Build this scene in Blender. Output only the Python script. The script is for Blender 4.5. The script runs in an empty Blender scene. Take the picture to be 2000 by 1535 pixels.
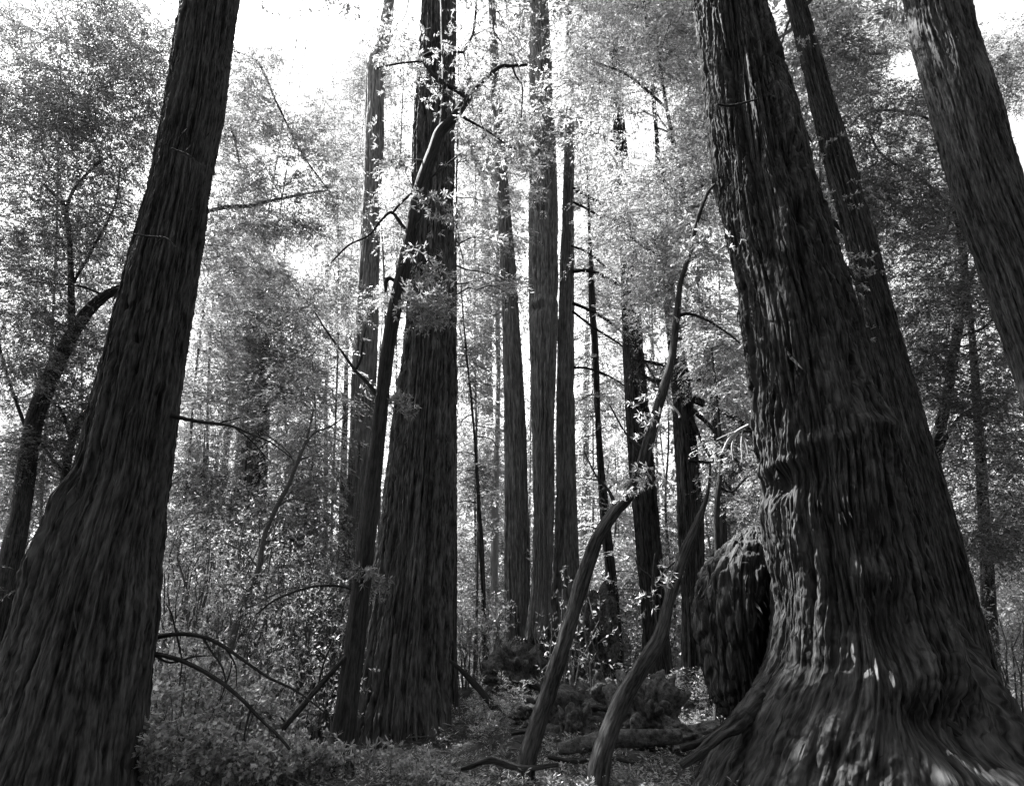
import bpy, bmesh, math
import numpy as np
from mathutils import Vector

# ------------------------------------------------------------------ camera, sky, sun, exposure
PITCH = math.radians(22.4)
F = 1350.0                      # focal length in photograph pixels (2000 px wide)
CAMZ = 1.6
sc = bpy.context.scene
cam_d = bpy.data.cameras.new("camera"); cam = bpy.data.objects.new("camera", cam_d)
sc.collection.objects.link(cam); sc.camera = cam
cam.location = (0, 0, CAMZ); cam.rotation_euler = (math.radians(90) + PITCH, 0, 0)
cam_d.sensor_width = 36.0; cam_d.lens = 36.0 * F / 2000.0
cam_d.clip_start = 0.05; cam_d.clip_end = 3000

SUN_AZ = math.radians(57)       # towards the photograph's left of straight ahead
SUN_EL = math.radians(55)
SUN_DIR = Vector((-math.sin(SUN_AZ) * math.cos(SUN_EL), math.cos(SUN_AZ) * math.cos(SUN_EL), math.sin(SUN_EL)))
w = bpy.data.worlds.new("World"); sc.world = w; w.use_nodes = True
nt = w.node_tree; nt.nodes.clear()
sky = nt.nodes.new("ShaderNodeTexSky"); sky.sky_type = 'NISHITA'; sky.sun_disc = False
sky.sun_elevation = SUN_EL; sky.sun_rotation = -SUN_AZ; sky.dust_density = 3.0
bw = nt.nodes.new("ShaderNodeRGBToBW"); bg = nt.nodes.new("ShaderNodeBackground"); wo = nt.nodes.new("ShaderNodeOutputWorld")
bg.inputs[1].default_value = 0.09
nt.links.new(sky.outputs[0], bw.inputs[0]); nt.links.new(bw.outputs[0], bg.inputs[0]); nt.links.new(bg.outputs[0], wo.inputs[0])
sun_d = bpy.data.lights.new("sun", 'SUN'); sun_d.energy = 5.0; sun_d.angle = math.radians(0.6); sun_d.color = (1, 1, 1)
sun = bpy.data.objects.new("sun", sun_d); sc.collection.objects.link(sun)
sun.rotation_euler = (-SUN_DIR).to_track_quat('-Z', 'Y').to_euler(); sun.location = (-20, 20, 60)
sc.view_settings.view_transform = 'Standard'; sc.view_settings.look = 'None'
sc.view_settings.exposure = 3.0; sc.view_settings.gamma = 1.0; sc.view_settings.use_curve_mapping = False
cy = sc.cycles
cy.max_bounces = 6; cy.diffuse_bounces = 4; cy.glossy_bounces = 2; cy.transmission_bounces = 3
cy.transparent_max_bounces = 4; cy.volume_bounces = 0; cy.use_denoising = True; cy.denoising_prefilter = 'NONE'; cy.denoising_input_passes = 'RGB_ALBEDO_NORMAL'
cy.caustics_reflective = False; cy.caustics_refractive = False

# ------------------------------------------------------------------ helpers
HAZE = 0
CT, ST = math.cos(PITCH), math.sin(PITCH)
def P(px, py, Y):
    """The point of the place at distance Y seen at a pixel of the 2000 px wide photograph."""
    a = (px - 1000.0) / F; b = (767.5 - py) / F
    dy = CT - b * ST; t = Y / dy
    return np.array([a * t, Y, CAMZ + t * (ST + b * CT)])
def mpp(py, Y):
    b = (767.5 - py) / F
    return Y / (CT - b * ST) / F
def project(p):
    x = p[:, 0]; y = p[:, 1]; z = p[:, 2] - CAMZ
    d = y * CT + z * ST; u = z * CT - y * ST
    d = np.where(np.abs(d) < 1e-6, 1e-6, d)
    return 1000 + F * x / d, 767.5 - F * u / d, d

def hash3(i, j, k, s=0):
    n = (i * 374761393 + j * 668265263 + k * 2147483647 + s * 1274126177) & 0xFFFFFFFF
    n = ((n ^ (n >> 13)) * 1274126177) & 0xFFFFFFFF
    n = ((n ^ (n >> 16)) * 2246822519) & 0xFFFFFFFF
    n = n ^ (n >> 15)
    return (n & 0xFFFFFF).astype(np.float64) / 0xFFFFFF
def vn(x, y, z, s=0):
    """smooth value noise, 0..1"""
    xi = np.floor(x).astype(np.int64); yi = np.floor(y).astype(np.int64); zi = np.floor(z).astype(np.int64)
    fx = x - xi; fy = y - yi; fz = z - zi
    fx = fx * fx * (3 - 2 * fx); fy = fy * fy * (3 - 2 * fy); fz = fz * fz * (3 - 2 * fz)
    r = 0
    for a in (0, 1):
        for b in (0, 1):
            for c in (0, 1):
                wgt = (fx if a else 1 - fx) * (fy if b else 1 - fy) * (fz if c else 1 - fz)
                r = r + wgt * hash3(xi + a, yi + b, zi + c, s)
    return r

def mesh_from(name, V, faces4=None, faces3=None, mats=(), matidx=None, smooth=True, uv=None, parent=None):
    me = bpy.data.meshes.new(name)
    V = np.asarray(V, dtype=np.float32)
    n4 = 0 if faces4 is None else len(faces4); n3 = 0 if faces3 is None else len(faces3)
    me.vertices.add(len(V)); me.vertices.foreach_set("co", V.ravel())
    loops = []; starts = []
    if n4: loops.append(np.asarray(faces4, np.int32).ravel()); starts.append(np.arange(n4) * 4)
    if n3: loops.append(np.asarray(faces3, np.int32).ravel()); starts.append(n4 * 4 + np.arange(n3) * 3)
    loops = np.concatenate(loops); starts = np.concatenate(starts).astype(np.int32)
    me.loops.add(len(loops)); me.loops.foreach_set("vertex_index", loops)
    me.polygons.add(n4 + n3); me.polygons.foreach_set("loop_start", starts)
    for m in mats: me.materials.append(m)
    if matidx is not None: me.polygons.foreach_set("material_index", np.asarray(matidx, np.int32))
    if uv is not None:
        l = me.uv_layers.new(name="UVMap"); l.data.foreach_set("uv", np.asarray(uv, np.float32)[loops].ravel())
    me.update(calc_edges=True)
    me.polygons.foreach_set("use_smooth", np.full(n4 + n3, smooth, dtype=bool))
    ob = bpy.data.objects.new(name, me); sc.collection.objects.link(ob)
    if parent is not None: 
        ob.parent = parent; q = parent; wl = Vector((0, 0, 0))
        while q is not None: wl += q.location; q = q.parent
        ob.location = -wl
    return ob
def tag(o, label=None, cat=None, group=None, kind=None):
    if label: o["label"] = label
    if cat: o["category"] = cat
    if group: o["group"] = group
    if kind: o["kind"] = kind
    return o
def empty(name, loc, label, cat, group=None):
    e = bpy.data.objects.new(name, None); sc.collection.objects.link(e)
    e.location = Vector([float(v) for v in loc]); e.empty_display_size = 0.3
    return tag(e, label, cat, group)

# ------------------------------------------------------------------ terrain
GC = [  # (px, py, Y) where the ground is seen, all around the bases of trees
    (300, 1560, 8), (-200, 1500, 9), (700, 1560, 8), (1035, 1590, 7.6), (1300, 1590, 7.6), (700, 1520, 10), (780, 1500, 11.5), (720, 1490, 12.5), (850, 1490, 12.5), (1700, 1560, 8), (2200, 1500, 9),
    (500, 1490, 12), (790, 1452, 13), (940, 1440, 12), (1000, 1385, 14), (1130, 1345, 15.5), (1100, 1330, 19), (1010, 1345, 19),
    (1150, 1340, 20), (1230, 1360, 20), (1310, 1408, 18), (1350, 1420, 16), (1440, 1430, 13), (1210, 1420, 13), (1330, 1450, 11),
    (930, 1345, 24), (700, 1420, 26), (500, 1470, 20), (300, 1450, 22), (1800, 1400, 18), (1900, 1380, 26), (100, 1420, 26),
    (500, 1380, 45), (1000, 1350, 45), (1500, 1370, 45), (1000, 1338, 90), (300, 1350, 90), (1800, 1350, 90)]
GP = np.array([P(*g) for g in GC] + [np.array([x, y, z]) for x, y, z in
     ((0, 0, 0), (-4, 0, 0), (4, 0, 0.1), (0, -6, 0), (-3, 4, .2), (3, 4, .35), (0, 4, .3), (0, -60, 0), (-60, 0, 0), (60, 0, 0.5),
      (0, 250, -4), (-200, 200, -4), (200, 200, -4), (0, -300, 0))])
def ground_z(x, y):
    x = np.asarray(x, float); y = np.asarray(y, float)
    num = 0; den = 0
    for gx, gy, gz in GP:
        wgt = 1.0 / ((x - gx) ** 2 + (y - gy) ** 2 + 1.0 + 0.004 * (gx * gx + gy * gy)) ** 1.7
        num = num + wgt * gz; den = den + wgt
    return num / den
def gnoise(x, y):
    o = np.zeros_like(x); nn = np.exp(-((x / 25) ** 2 + ((y - 12) / 25) ** 2))
    md = np.exp(-(((x - 1.2) / 2.6) ** 2 + ((y - 13) / 4.0) ** 2))
    return nn * (.22 * (vn(x * .9, y * .9, o, 3) - .5) + .09 * (vn(x * 4, y * 4, o, 4) - .5)) + md * (.16 + .34 * (vn(x * 2.2, y * 2.2, o, 6) - .45) + .14 * (vn(x * 7, y * 7, o, 7) - .5) + .06 * (vn(x * 19, y * 19, o, 8) - .5))
def gz1(x, y): return float(ground_z(np.array([x]), np.array([y]))[0])

# ------------------------------------------------------------------ materials (black-and-white photograph: greys only)
def new_mat(name):
    m = bpy.data.materials.new(name); m.use_nodes = True
    n = m.node_tree; n.nodes.clear()
    out = n.nodes.new("ShaderNodeOutputMaterial")
    return m, n, out
def ramp(n, src, stops):
    r = n.nodes.new("ShaderNodeValToRGB")
    while len(r.color_ramp.elements) < len(stops): r.color_ramp.elements.new(0.5)
    for e, (p, v) in zip(r.color_ramp.elements, stops):
        e.position = p; e.color = (v, v, v, 1)
    n.links.new(src, r.inputs[0]); return r
def bark_mat(name, lo, hi, k=1.0, bump=0.6, crack=0.0, rough=0.85):
    m, n, out = new_mat(name)
    tc = n.nodes.new("ShaderNodeUVMap"); tc.uv_map = "UVMap"
    def noise(sx, sy, scale, detail=6, rough_=0.6):
        mp = n.nodes.new("ShaderNodeMapping"); mp.inputs[3].default_value = (sx, sy, 1)
        n.links.new(tc.outputs[0], mp.inputs[0])
        t = n.nodes.new("ShaderNodeTexNoise"); t.inputs["Scale"].default_value = scale
        t.inputs["Detail"].default_value = detail; t.inputs["Roughness"].default_value = rough_
        n.links.new(mp.outputs[0], t.inputs["Vector"]); return t
    fib = noise(1, .045, 17 * k, 5, .55); patch = noise(1, .35, 2.2 * k, 8, .65); grain = noise(1, .12, 36 * k, 3, .55)
    def math_(op, x, y):
        q = n.nodes.new("ShaderNodeMath"); q.operation = op
        for i_, u_ in enumerate((x, y)):
            if isinstance(u_, float): q.inputs[i_].default_value = u_
            else: n.links.new(u_, q.inputs[i_])
        return q.outputs[0]
    mixed = math_('ADD', math_('ADD', math_('MULTIPLY', fib.outputs[0], .42), math_('MULTIPLY', grain.outputs[0], .40)), math_('MULTIPLY', patch.outputs[0], .18))
    col = ramp(n, mixed, [(.42, lo), (.5, lo * .6 + hi * .4), (.6, hi)])
    hsum = n.nodes.new("ShaderNodeMath"); hsum.operation = 'MULTIPLY_ADD'; hsum.inputs[1].default_value = .55
    n.links.new(grain.outputs[0], hsum.inputs[0]); n.links.new(fib.outputs[0], hsum.inputs[2])
    last = hsum.outputs[0]
    if crack > 0:
        mp = n.nodes.new("ShaderNodeMapping"); mp.inputs[3].default_value = (1, .3, 1); n.links.new(tc.outputs[0], mp.inputs[0])
        vo = n.nodes.new("ShaderNodeTexVoronoi"); vo.feature = 'DISTANCE_TO_EDGE'; vo.inputs["Scale"].default_value = 13 * k
        n.links.new(mp.outputs[0], vo.inputs["Vector"])
        cr = ramp(n, vo.outputs[0], [(0, 0), (.12, 1)])
        ad = n.nodes.new("ShaderNodeMath"); ad.operation = 'MULTIPLY_ADD'; ad.inputs[1].default_value = crack
        n.links.new(cr.outputs[0], ad.inputs[0]); n.links.new(last, ad.inputs[2]); last = ad.outputs[0]
    bp = n.nodes.new("ShaderNodeBump"); bp.inputs["Strength"].default_value = bump; bp.inputs["Distance"].default_value = 0.03 / k
    n.links.new(last, bp.inputs["Height"])
    b = n.nodes.new("ShaderNodeBsdfPrincipled"); b.inputs["Roughness"].default_value = rough
    b.inputs["Specular IOR Level"].default_value = 0.12
    n.links.new(col.outputs[0], b.inputs["Base Color"]); n.links.new(bp.outputs[0], b.inputs["Normal"])
    n.links.new(b.outputs[0], out.inputs[0]); return m
def leaf_mat(name, lo, hi, trans=0.5, rough=0.4, tgain=1.6, spec=.5):
    m, n, out = new_mat(name)
    g = n.nodes.new("ShaderNodeNewGeometry")
    col = ramp(n, g.outputs["Random Per Island"], [(0, lo), (1, hi)])
    b = n.nodes.new("ShaderNodeBsdfPrincipled"); b.inputs["Roughness"].default_value = rough
    b.inputs["Specular IOR Level"].default_value = spec
    n.links.new(col.outputs[0], b.inputs["Base Color"])
    t = n.nodes.new("ShaderNodeBsdfTranslucent")
    tm = n.nodes.new("ShaderNodeVectorMath"); tm.operation = 'SCALE'; tm.inputs["Scale"].default_value = tgain
    n.links.new(col.outputs[0], tm.inputs[0]); n.links.new(tm.outputs[0], t.inputs[0])
    mx = n.nodes.new("ShaderNodeMixShader"); mx.inputs[0].default_value = trans
    n.links.new(b.outputs[0], mx.inputs[1]); n.links.new(t.outputs[0], mx.inputs[2]); n.links.new(mx.outputs[0], out.inputs[0])
    return m
def plain_mat(name, lo, hi, scale=8, bump=.5, rough=.9):
    m, n, out = new_mat(name)
    tc = n.nodes.new("ShaderNodeTexCoord"); t = n.nodes.new("ShaderNodeTexNoise")
    t.inputs["Scale"].default_value = scale; t.inputs["Detail"].default_value = 8; t.inputs["Roughness"].default_value = .7
    n.links.new(tc.outputs["Object"], t.inputs["Vector"])
    col = ramp(n, t.outputs[0], [(.35, lo), (.65, hi)])
    bp = n.nodes.new("ShaderNodeBump"); bp.inputs["Strength"].default_value = bump; bp.inputs["Distance"].default_value = .05
    n.links.new(t.outputs[0], bp.inputs["Height"])
    b = n.nodes.new("ShaderNodeBsdfPrincipled"); b.inputs["Roughness"].default_value = rough; b.inputs["Specular IOR Level"].default_value = .2
    n.links.new(col.outputs[0], b.inputs["Base Color"]); n.links.new(bp.outputs[0], b.inputs["Normal"]); n.links.new(b.outputs[0], out.inputs[0])
    return m
M_RED = bark_mat("redwood_bark", .006, .078, 1.0, 1.0)
M_OLD = bark_mat("old_redwood_bark", .004, .062, 1.0, 1.0, crack=.3)
M_MID = bark_mat("weathered_redwood_bark", .012, .13, .9, 1.0)
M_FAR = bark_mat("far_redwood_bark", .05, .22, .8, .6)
M_PALE = bark_mat("pale_bark", .22, .34, 1.5, .3)
M_BAY = bark_mat("bay_bark", .010, .045, 1.6, .6)
M_BAYL = bark_mat("lichened_bay_bark", .008, .065, 2.0, .8)
M_TWIG = plain_mat("twig_bark", .05, .10, 30, .2)
M_DEAD = plain_mat("dead_wood", .25, .42, 30, .2)
M_SOIL = plain_mat("forest_soil", .012, .045, 3.0, .8)
M_ROT = plain_mat("rotten_wood", .02, .15, 14, 1.0)
M_ROCK = plain_mat("mossy_rock", .09, .18, 9, .7)
L_RED = leaf_mat("redwood_needles", .05, .25, .5, .42, 2.5)
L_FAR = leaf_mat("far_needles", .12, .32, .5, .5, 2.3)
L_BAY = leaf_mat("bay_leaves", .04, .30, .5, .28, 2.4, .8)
L_BAYD = leaf_mat("muted_bay_leaves", .06, .20, .5, .3, 2.2, .7)  # bay leaves with the whitest greys toned down
L_DARK = leaf_mat("backlit_toned_leaves", .015, .13, .45, .3, 2.2, .6)  # leaf greys lowered, so backlit dimness is painted into the colour
L_SUN = leaf_mat("sunlight_toned_leaves", .06, .40, .5, .3, 2.3, .7)  # leaf greys raised, painting the sun's brightness into the foliage
L_SHR = leaf_mat("shrub_leaves", .07, .34, .5, .30, 2.3, .7)
L_LIT = leaf_mat("fallen_leaves", .02, .12, .1, .6)

# ------------------------------------------------------------------ tubes, leaves
def frames(pts):
    T = np.gradient(pts, axis=0); T /= np.linalg.norm(T, axis=1)[:, None] + 1e-9
    up = np.array([0, 0, 1.0]) if abs(T[:, 2]).mean() < .8 else np.array([0, -1.0, 0])
    A = np.cross(T, up); A /= np.linalg.norm(A, axis=1)[:, None] + 1e-9
    B = np.cross(T, A); return T, A, B
def resample(pts, rad, n):
    pts = np.asarray(pts, float); rad = np.asarray(rad, float)
    m = len(pts)
    # Catmull-Rom through the points
    pe = np.vstack([2 * pts[0] - pts[1], pts, 2 * pts[-1] - pts[-2]])
    t = np.linspace(0, m - 1 - 1e-6, n); i = t.astype(int); f = (t - i)[:, None]
    p0, p1, p2, p3 = pe[i], pe[i + 1], pe[i + 2], pe[i + 3]
    out = .5 * ((2 * p1) + (-p0 + p2) * f + (2 * p0 - 5 * p1 + 4 * p2 - p3) * f ** 2 + (-p0 + 3 * p1 - 3 * p2 + p3) * f ** 3)
    return out, np.interp(t, np.arange(m), rad)

class Veg:
    """collects leaves and thin wood for one crown, built as one mesh"""
    def __init__(s, seed=0):
        s.r = np.random.default_rng(seed); s.V = []; s.Q = []; s.M = []; s.n = 0
    def _add(s, V, Q, mi):
        s.V.append(V); s.Q.append(Q + s.n); s.M.append(np.full(len(Q), mi)); s.n += len(V)
    def tube(s, pts, rad, sides=4, mi=1):
        pts = np.asarray(pts, float); T, A, B = frames(pts); k = len(pts)
        ph = np.arange(sides) * 2 * math.pi / sides
        V = pts[:, None] + np.asarray(rad)[:, None, None] * (A[:, None] * np.cos(ph)[None, :, None] + B[:, None] * np.sin(ph)[None, :, None])
        i = np.arange(k - 1)[:, None] * sides; j = np.arange(sides)[None]; j2 = (j + 1) % sides
        Q = np.stack([i + j, i + j2, i + sides + j2, i + sides + j], -1).reshape(-1, 4)
        s._add(V.reshape(-1, 3), Q, mi)
    def sticks(s, A, B, ra, rb, mi=1):
        """many straight three-sided twigs at once"""
        D = B - A; D /= np.linalg.norm(D, axis=1)[:, None] + 1e-9
        U = np.cross(D, np.array([.3, .2, 1.0])); U /= np.linalg.norm(U, axis=1)[:, None] + 1e-9
        W = np.cross(D, U); V = []
        for p, r in ((A, ra), (B, rb)):
            for a in (0, 2.094, 4.189): V.append(p + r * (U * math.cos(a) + W * math.sin(a)))
        V = np.stack(V, 1).reshape(-1, 3)
        b = np.arange(len(A))[:, None, None] * 6
        Q = b + np.array([[0, 1, 4, 3], [1, 2, 5, 4], [2, 0, 3, 5]])[None]
        s._add(V, Q.reshape(-1, 4), mi)
    def leaves(s, p, d, nrm, L, W, mi=0):
        """leaf quads: base p, direction d, normal nrm"""
        d = d / (np.linalg.norm(d, axis=1)[:, None] + 1e-9)
        sd = np.cross(d, nrm); sd /= np.linalg.norm(sd, axis=1)[:, None] + 1e-9
        up = np.cross(sd, d)
        L = L[:, None]; W = W[:, None]
        V = np.stack([p, p + d * L * .45 + sd * W * .5 - up * W * .12, p + d * L - up * L * .12, p + d * L * .45 - sd * W * .5 - up * W * .12], 1).reshape(-1, 3)
        s._add(V, np.arange(len(p) * 4).reshape(-1, 4), mi)
    def sprays(s, p0, d, L, nleaf, ll, lw, style='red', droop=.25, wood=True, wr=.004):
        """twigs from p0 along d with leaves in two ranks (red) or all round towards the tip (bay)"""
        r = s.r; N = len(p0)
        if N == 0: return
        d = d / (np.linalg.norm(d, axis=1)[:, None] + 1e-9)
        tip = p0 + d * L[:, None] + np.array([0, 0, -1.0]) * (droop * L)[:, None]
        if wood:
            mid = p0 + d * (L * .5)[:, None] + np.array([0, 0, -1.0]) * (droop * .25 * L)[:, None]
            s.sticks(p0, mid, wr, wr * .75); s.sticks(mid, tip, wr * .75, wr * .35)
        u = r.random((N, nleaf))
        u = .12 + .9 * u if style == 'red' else .35 + .68 * u ** .7
        base = p0[:, None] + d[:, None] * (L[:, None] * u)[..., None]; base[..., 2] -= droop * L[:, None] * u ** 2
        g = r.normal(size=(N, nleaf, 3))
        if style == 'red':
            side = np.cross(d, [0, 0, 1.0]); side /= np.linalg.norm(side, axis=1)[:, None] + 1e-9
            sg = np.where(r.random((N, nleaf)) < .5, 1, -1)[..., None]
            ld = d[:, None] * .75 + side[:, None] * sg * .85 + g * .22; ld[..., 2] -= .1
            tilt = r.normal(size=(N, 1, 3)) * .28
            nr = np.array([0, 0, 1.0]) + tilt + r.normal(size=(N, nleaf, 3)) * .25
            base = base + side[:, None] * sg * (r.random((N, nleaf)) * ll * 1.2)[..., None]
        else:
            ld = d[:, None] * .6 + g * .75; ld[..., 2] -= .15
            nr = np.array([0, 0, 1.0]) + r.normal(size=(N, nleaf, 3)) * .6
        k = N * nleaf; sz = .65 + .7 * r.random(k)
        s.leaves(base.reshape(-1, 3), ld.reshape(-1, 3), nr.reshape(-1, 3), ll * sz, lw * sz)
    def build(s, name, mats, parent=None):
        V = np.concatenate(s.V); Q = np.concatenate(s.Q); M = np.concatenate(s.M)
        return mesh_from(name, V, faces4=Q, mats=mats, matidx=M, smooth=False, parent=parent)

# openings in the canopy where the sky stands clear (centre and half size, photograph pixels)
GAPS = [(562, 230, 54, 110), (515, 320, 20, 24), (615, 95, 36, 50), (1745, 135, 48, 32),
        (1255, 255, 62, 62), (1290, 210, 45, 60), (1770, 380, 22, 18), (1900, 640, 30, 22), (735, 400, 14, 60), (1690, 480, 14, 30), (75, 1060, 25, 60), (780, 130, 14, 40), (1290, 660, 16, 50), (1300, 870, 22, 60), (1700, 60, 30, 20), (1850, 800, 14, 20)]
def keep(p, rng, leak=.05):
    px, py, d = project(p); bad = np.zeros(len(p), bool)
    for gx, gy, rx, ry in GAPS:
        bad |= ((px - gx) / rx) ** 2 + ((py - gy) / ry) ** 2 < .8 + .45 * rng.random(len(p))
    return (~(bad & (d > 0))) | (rng.random(len(p)) < leak)

DENS = 1.35
def blobs_from(regions, Y, depth, rng):
    """regions: (x0,y0,x1,y1,n[,radius px])"""
    C = []; R = []
    for g in regions:
        x0, y0, x1, y1, n = g[:5]; n = int(n * DENS + .5); rp = g[5] if len(g) > 5 else 55
        for _ in range(n):
            yy = Y + rng.uniform(-depth, depth); py = rng.uniform(y0, y1)
            C.append(P(rng.uniform(x0, x1), py, yy)); R.append(rp * mpp(py, yy) * rng.uniform(.7, 1.3))
    return np.array(C), np.array(R)

def grow(veg, skel, skr, regions, Y, depth=1.5, style='red', ntw=26, nleaf=22, ll=.05, lw=.016, limb=True, leak=.05, reach=99.):
    """limbs out of a skeleton to clumps of foliage, each carrying leafy twigs"""
    r = veg.r; C, R = blobs_from(regions, Y, depth, r)
    nodes = [np.asarray(q) for q in skel]; nr = list(skr)
    if len(C):
        d0 = np.array([min(np.linalg.norm(c - q) for q in nodes) for c in C])
        o = np.argsort(d0); C = C[o]; R = R[o]
    skN = len(nodes)
    P0 = []; D = []; LL = []
    for c, rb in zip(C, R):
        N = np.array(nodes); dv = c - N; dist = np.linalg.norm(dv, axis=1)
        if style == 'red': dist = dist + np.maximum(0, dv[:, 2]) * .8 - np.minimum(0, dv[:, 2]) * .15
        else: dist = dist + np.maximum(0, -dv[:, 2]) * .6
        dist[:skN] *= .9
        i = int(np.argmin(dist)); a = N[i]; Lm = np.linalg.norm(c - a)
        ra = min(nr[i] * .55, .012 + .007 * Lm); rb_ = max(.004, ra * .4)
        if limb:
            t = np.linspace(0, 1, 7)[:, None]; pts = a + (c - a) * t
            pts[:, 2] += (4 * t * (1 - t))[:, 0] * Lm * (.14 if style == 'red' else .07)
            pts[1:-1] += r.normal(size=(5, 3)) * Lm * .025
            if keep(c[None], r, .0)[0]: veg.tube(pts, np.linspace(ra, rb_, 7), 4)
            for q in (2, 4): nodes.append(pts[q]); nr.append(ra * .7)
        nodes.append(c); nr.append(rb_)
        off = r.normal(size=(ntw, 3)) * np.array([.5, .5, .38]) * rb
        p0 = c + off
        dd = off / (np.linalg.norm(off, axis=1)[:, None] + 1e-6) * .6 + r.normal(size=(ntw, 3)) * .55
        if style == 'red': dd[:, 2] = dd[:, 2] * .3 - .18
        else: dd[:, 2] = dd[:, 2] * .7 + .05
        P0.append(p0); D.append(dd); LL.append(rb * ((.45 + .7 * r.random(ntw)) if style == 'red' else (.35 + .5 * r.random(ntw))))
        # thin connecting twigs
        kk = max(3, ntw // 3); veg.sticks(np.repeat(c[None], kk, 0), p0[:kk], .004 * max(.6, Y / 12), .0025 * max(.6, Y / 12))
    P0 = np.concatenate(P0); D = np.concatenate(D); LL = np.concatenate(LL)
    k = keep(P0, r, leak); P0, D, LL = P0[k], D[k], LL[k]
    veg.sprays(P0, D, LL, nleaf, ll, lw, style, droop=.3 if style == 'red' else .15, wr=.0022 * max(.7, Y / 12))

def redwood_crown(veg, axis, z0, z1, Rm, nb, ntw, nleaf, ll, lw, mask=True, droop=.35, dead=0.):
    """limbs off a straight trunk with flat drooping sprays; axis(z)->(xyz, radius)"""
    r = veg.r; P0 = []; D = []; LL = []
    for b in range(nb):
        f = (b + r.random()) / nb; z = z0 + (z1 - z0) * f
        c, rad = axis(z); az = r.uniform(0, 2 * math.pi); L = Rm * (1 - f ** 1.6 * .8) * r.uniform(.55, 1.15)
        h = np.array([math.cos(az), math.sin(az), 0.]); t = np.linspace(0, 1, 7)
        dr = droop * r.uniform(.6, 1.5); e = r.uniform(.0, .25)
        pts = c + h * (rad * .7 + L * t)[:, None]; pts[:, 2] += L * (e * t - dr * t ** 2); pts[1:] += r.normal(size=(6, 3)) * L * .02
        veg.tube(pts, np.linspace(max(.012, .011 * L + .01), .004, 7), 3)
        tt = .18 + .82 * r.random(ntw); q = np.stack([np.interp(tt, t, pts[:, k]) for k in range(3)], 1)
        sd = np.array([-h[1], h[0], 0]) * np.where(r.random(ntw) < .5, 1, -1)[:, None]
        dd = h * .55 + sd * .8 + r.normal(size=(ntw, 3)) * .15
        P0.append(q); D.append(dd); LL.append(L * .34 * (1.15 - tt) * r.uniform(.6, 1.3, ntw) + ll * 2)
    P0 = np.concatenate(P0); D = np.concatenate(D); LL = np.concatenate(LL)
    if mask: k = keep(P0, r, .03); P0, D, LL = P0[k], D[k], LL[k]
    veg.sprays(P0, D, LL, nleaf, ll, lw, 'red', droop=.35, wood=False)

def merge_into(me, o, us=1.3):
    bm = bmesh.new(); bm.from_mesh(me); lay = bm.loops.layers.uv.active; nf = len(bm.faces); bm.from_mesh(o.data); bm.faces.ensure_lookup_table()
    for q in range(nf, len(bm.faces)):
        for lp in bm.faces[q].loops: lp[lay].uv = (lp.vert.co.x * us, lp.vert.co.z)
    bm.to_mesh(me); bm.free(); bpy.data.objects.remove(o)

# ------------------------------------------------------------------ redwood trunks
def trunk_axis(edges, Y, H):
    """edges: (py, x_left, x_right) measured in the photograph; returns z -> centre, radius"""
    z = []; x = []; r = []
    for py, xl, xr in edges:
        p = P((xl + xr) / 2, py, Y); z.append(p[2]); x.append(p[0]); r.append((xr - xl) / 2 * mpp(py, Y))
    o = np.argsort(z); z = np.array(z)[o]; x = np.array(x)[o]; r = np.array(r)[o]
    # upwards: keep the lean, taper away
    sl = (x[-1] - x[-3]) / (z[-1] - z[-3]) if len(z) > 2 else 0
    zt = max(H, z[-1] + 3)
    for k in range(1, 9):
        f = k / 8; zz = z[-1] if k == 0 else None
    zs = z[-1] + (zt - z[-1]) * np.arange(1, 9) / 8
    xs = x[-1] + sl * (zs - z[-1]) * (1 - .3 * np.arange(1, 9) / 8)
    rs = r[-1] * (1 - .93 * (np.arange(1, 9) / 8) ** 1.1)
    z = np.r_[z, zs]; x = np.r_[x, xs]; r = np.r_[r, rs]
    # smooth interpolation
    zz = np.linspace(z[0], z[-1], 600); xx = np.interp(zz, z, x); rr = np.interp(zz, z, r)
    kern = np.hanning(13); kern /= kern.sum()
    def sm(v): return np.convolve(np.r_[np.full(6, v[0]), v, np.full(6, v[-1])], kern, 'valid')
    xx, rr = sm(xx), sm(rr)
    def ax(q):
        q = np.asarray(q, float)
        c = np.stack([np.interp(q, zz, xx), np.full(q.shape, float(Y)), q], -1)
        return c, np.interp(q, zz, rr)
    return ax, z[0], zt

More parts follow.
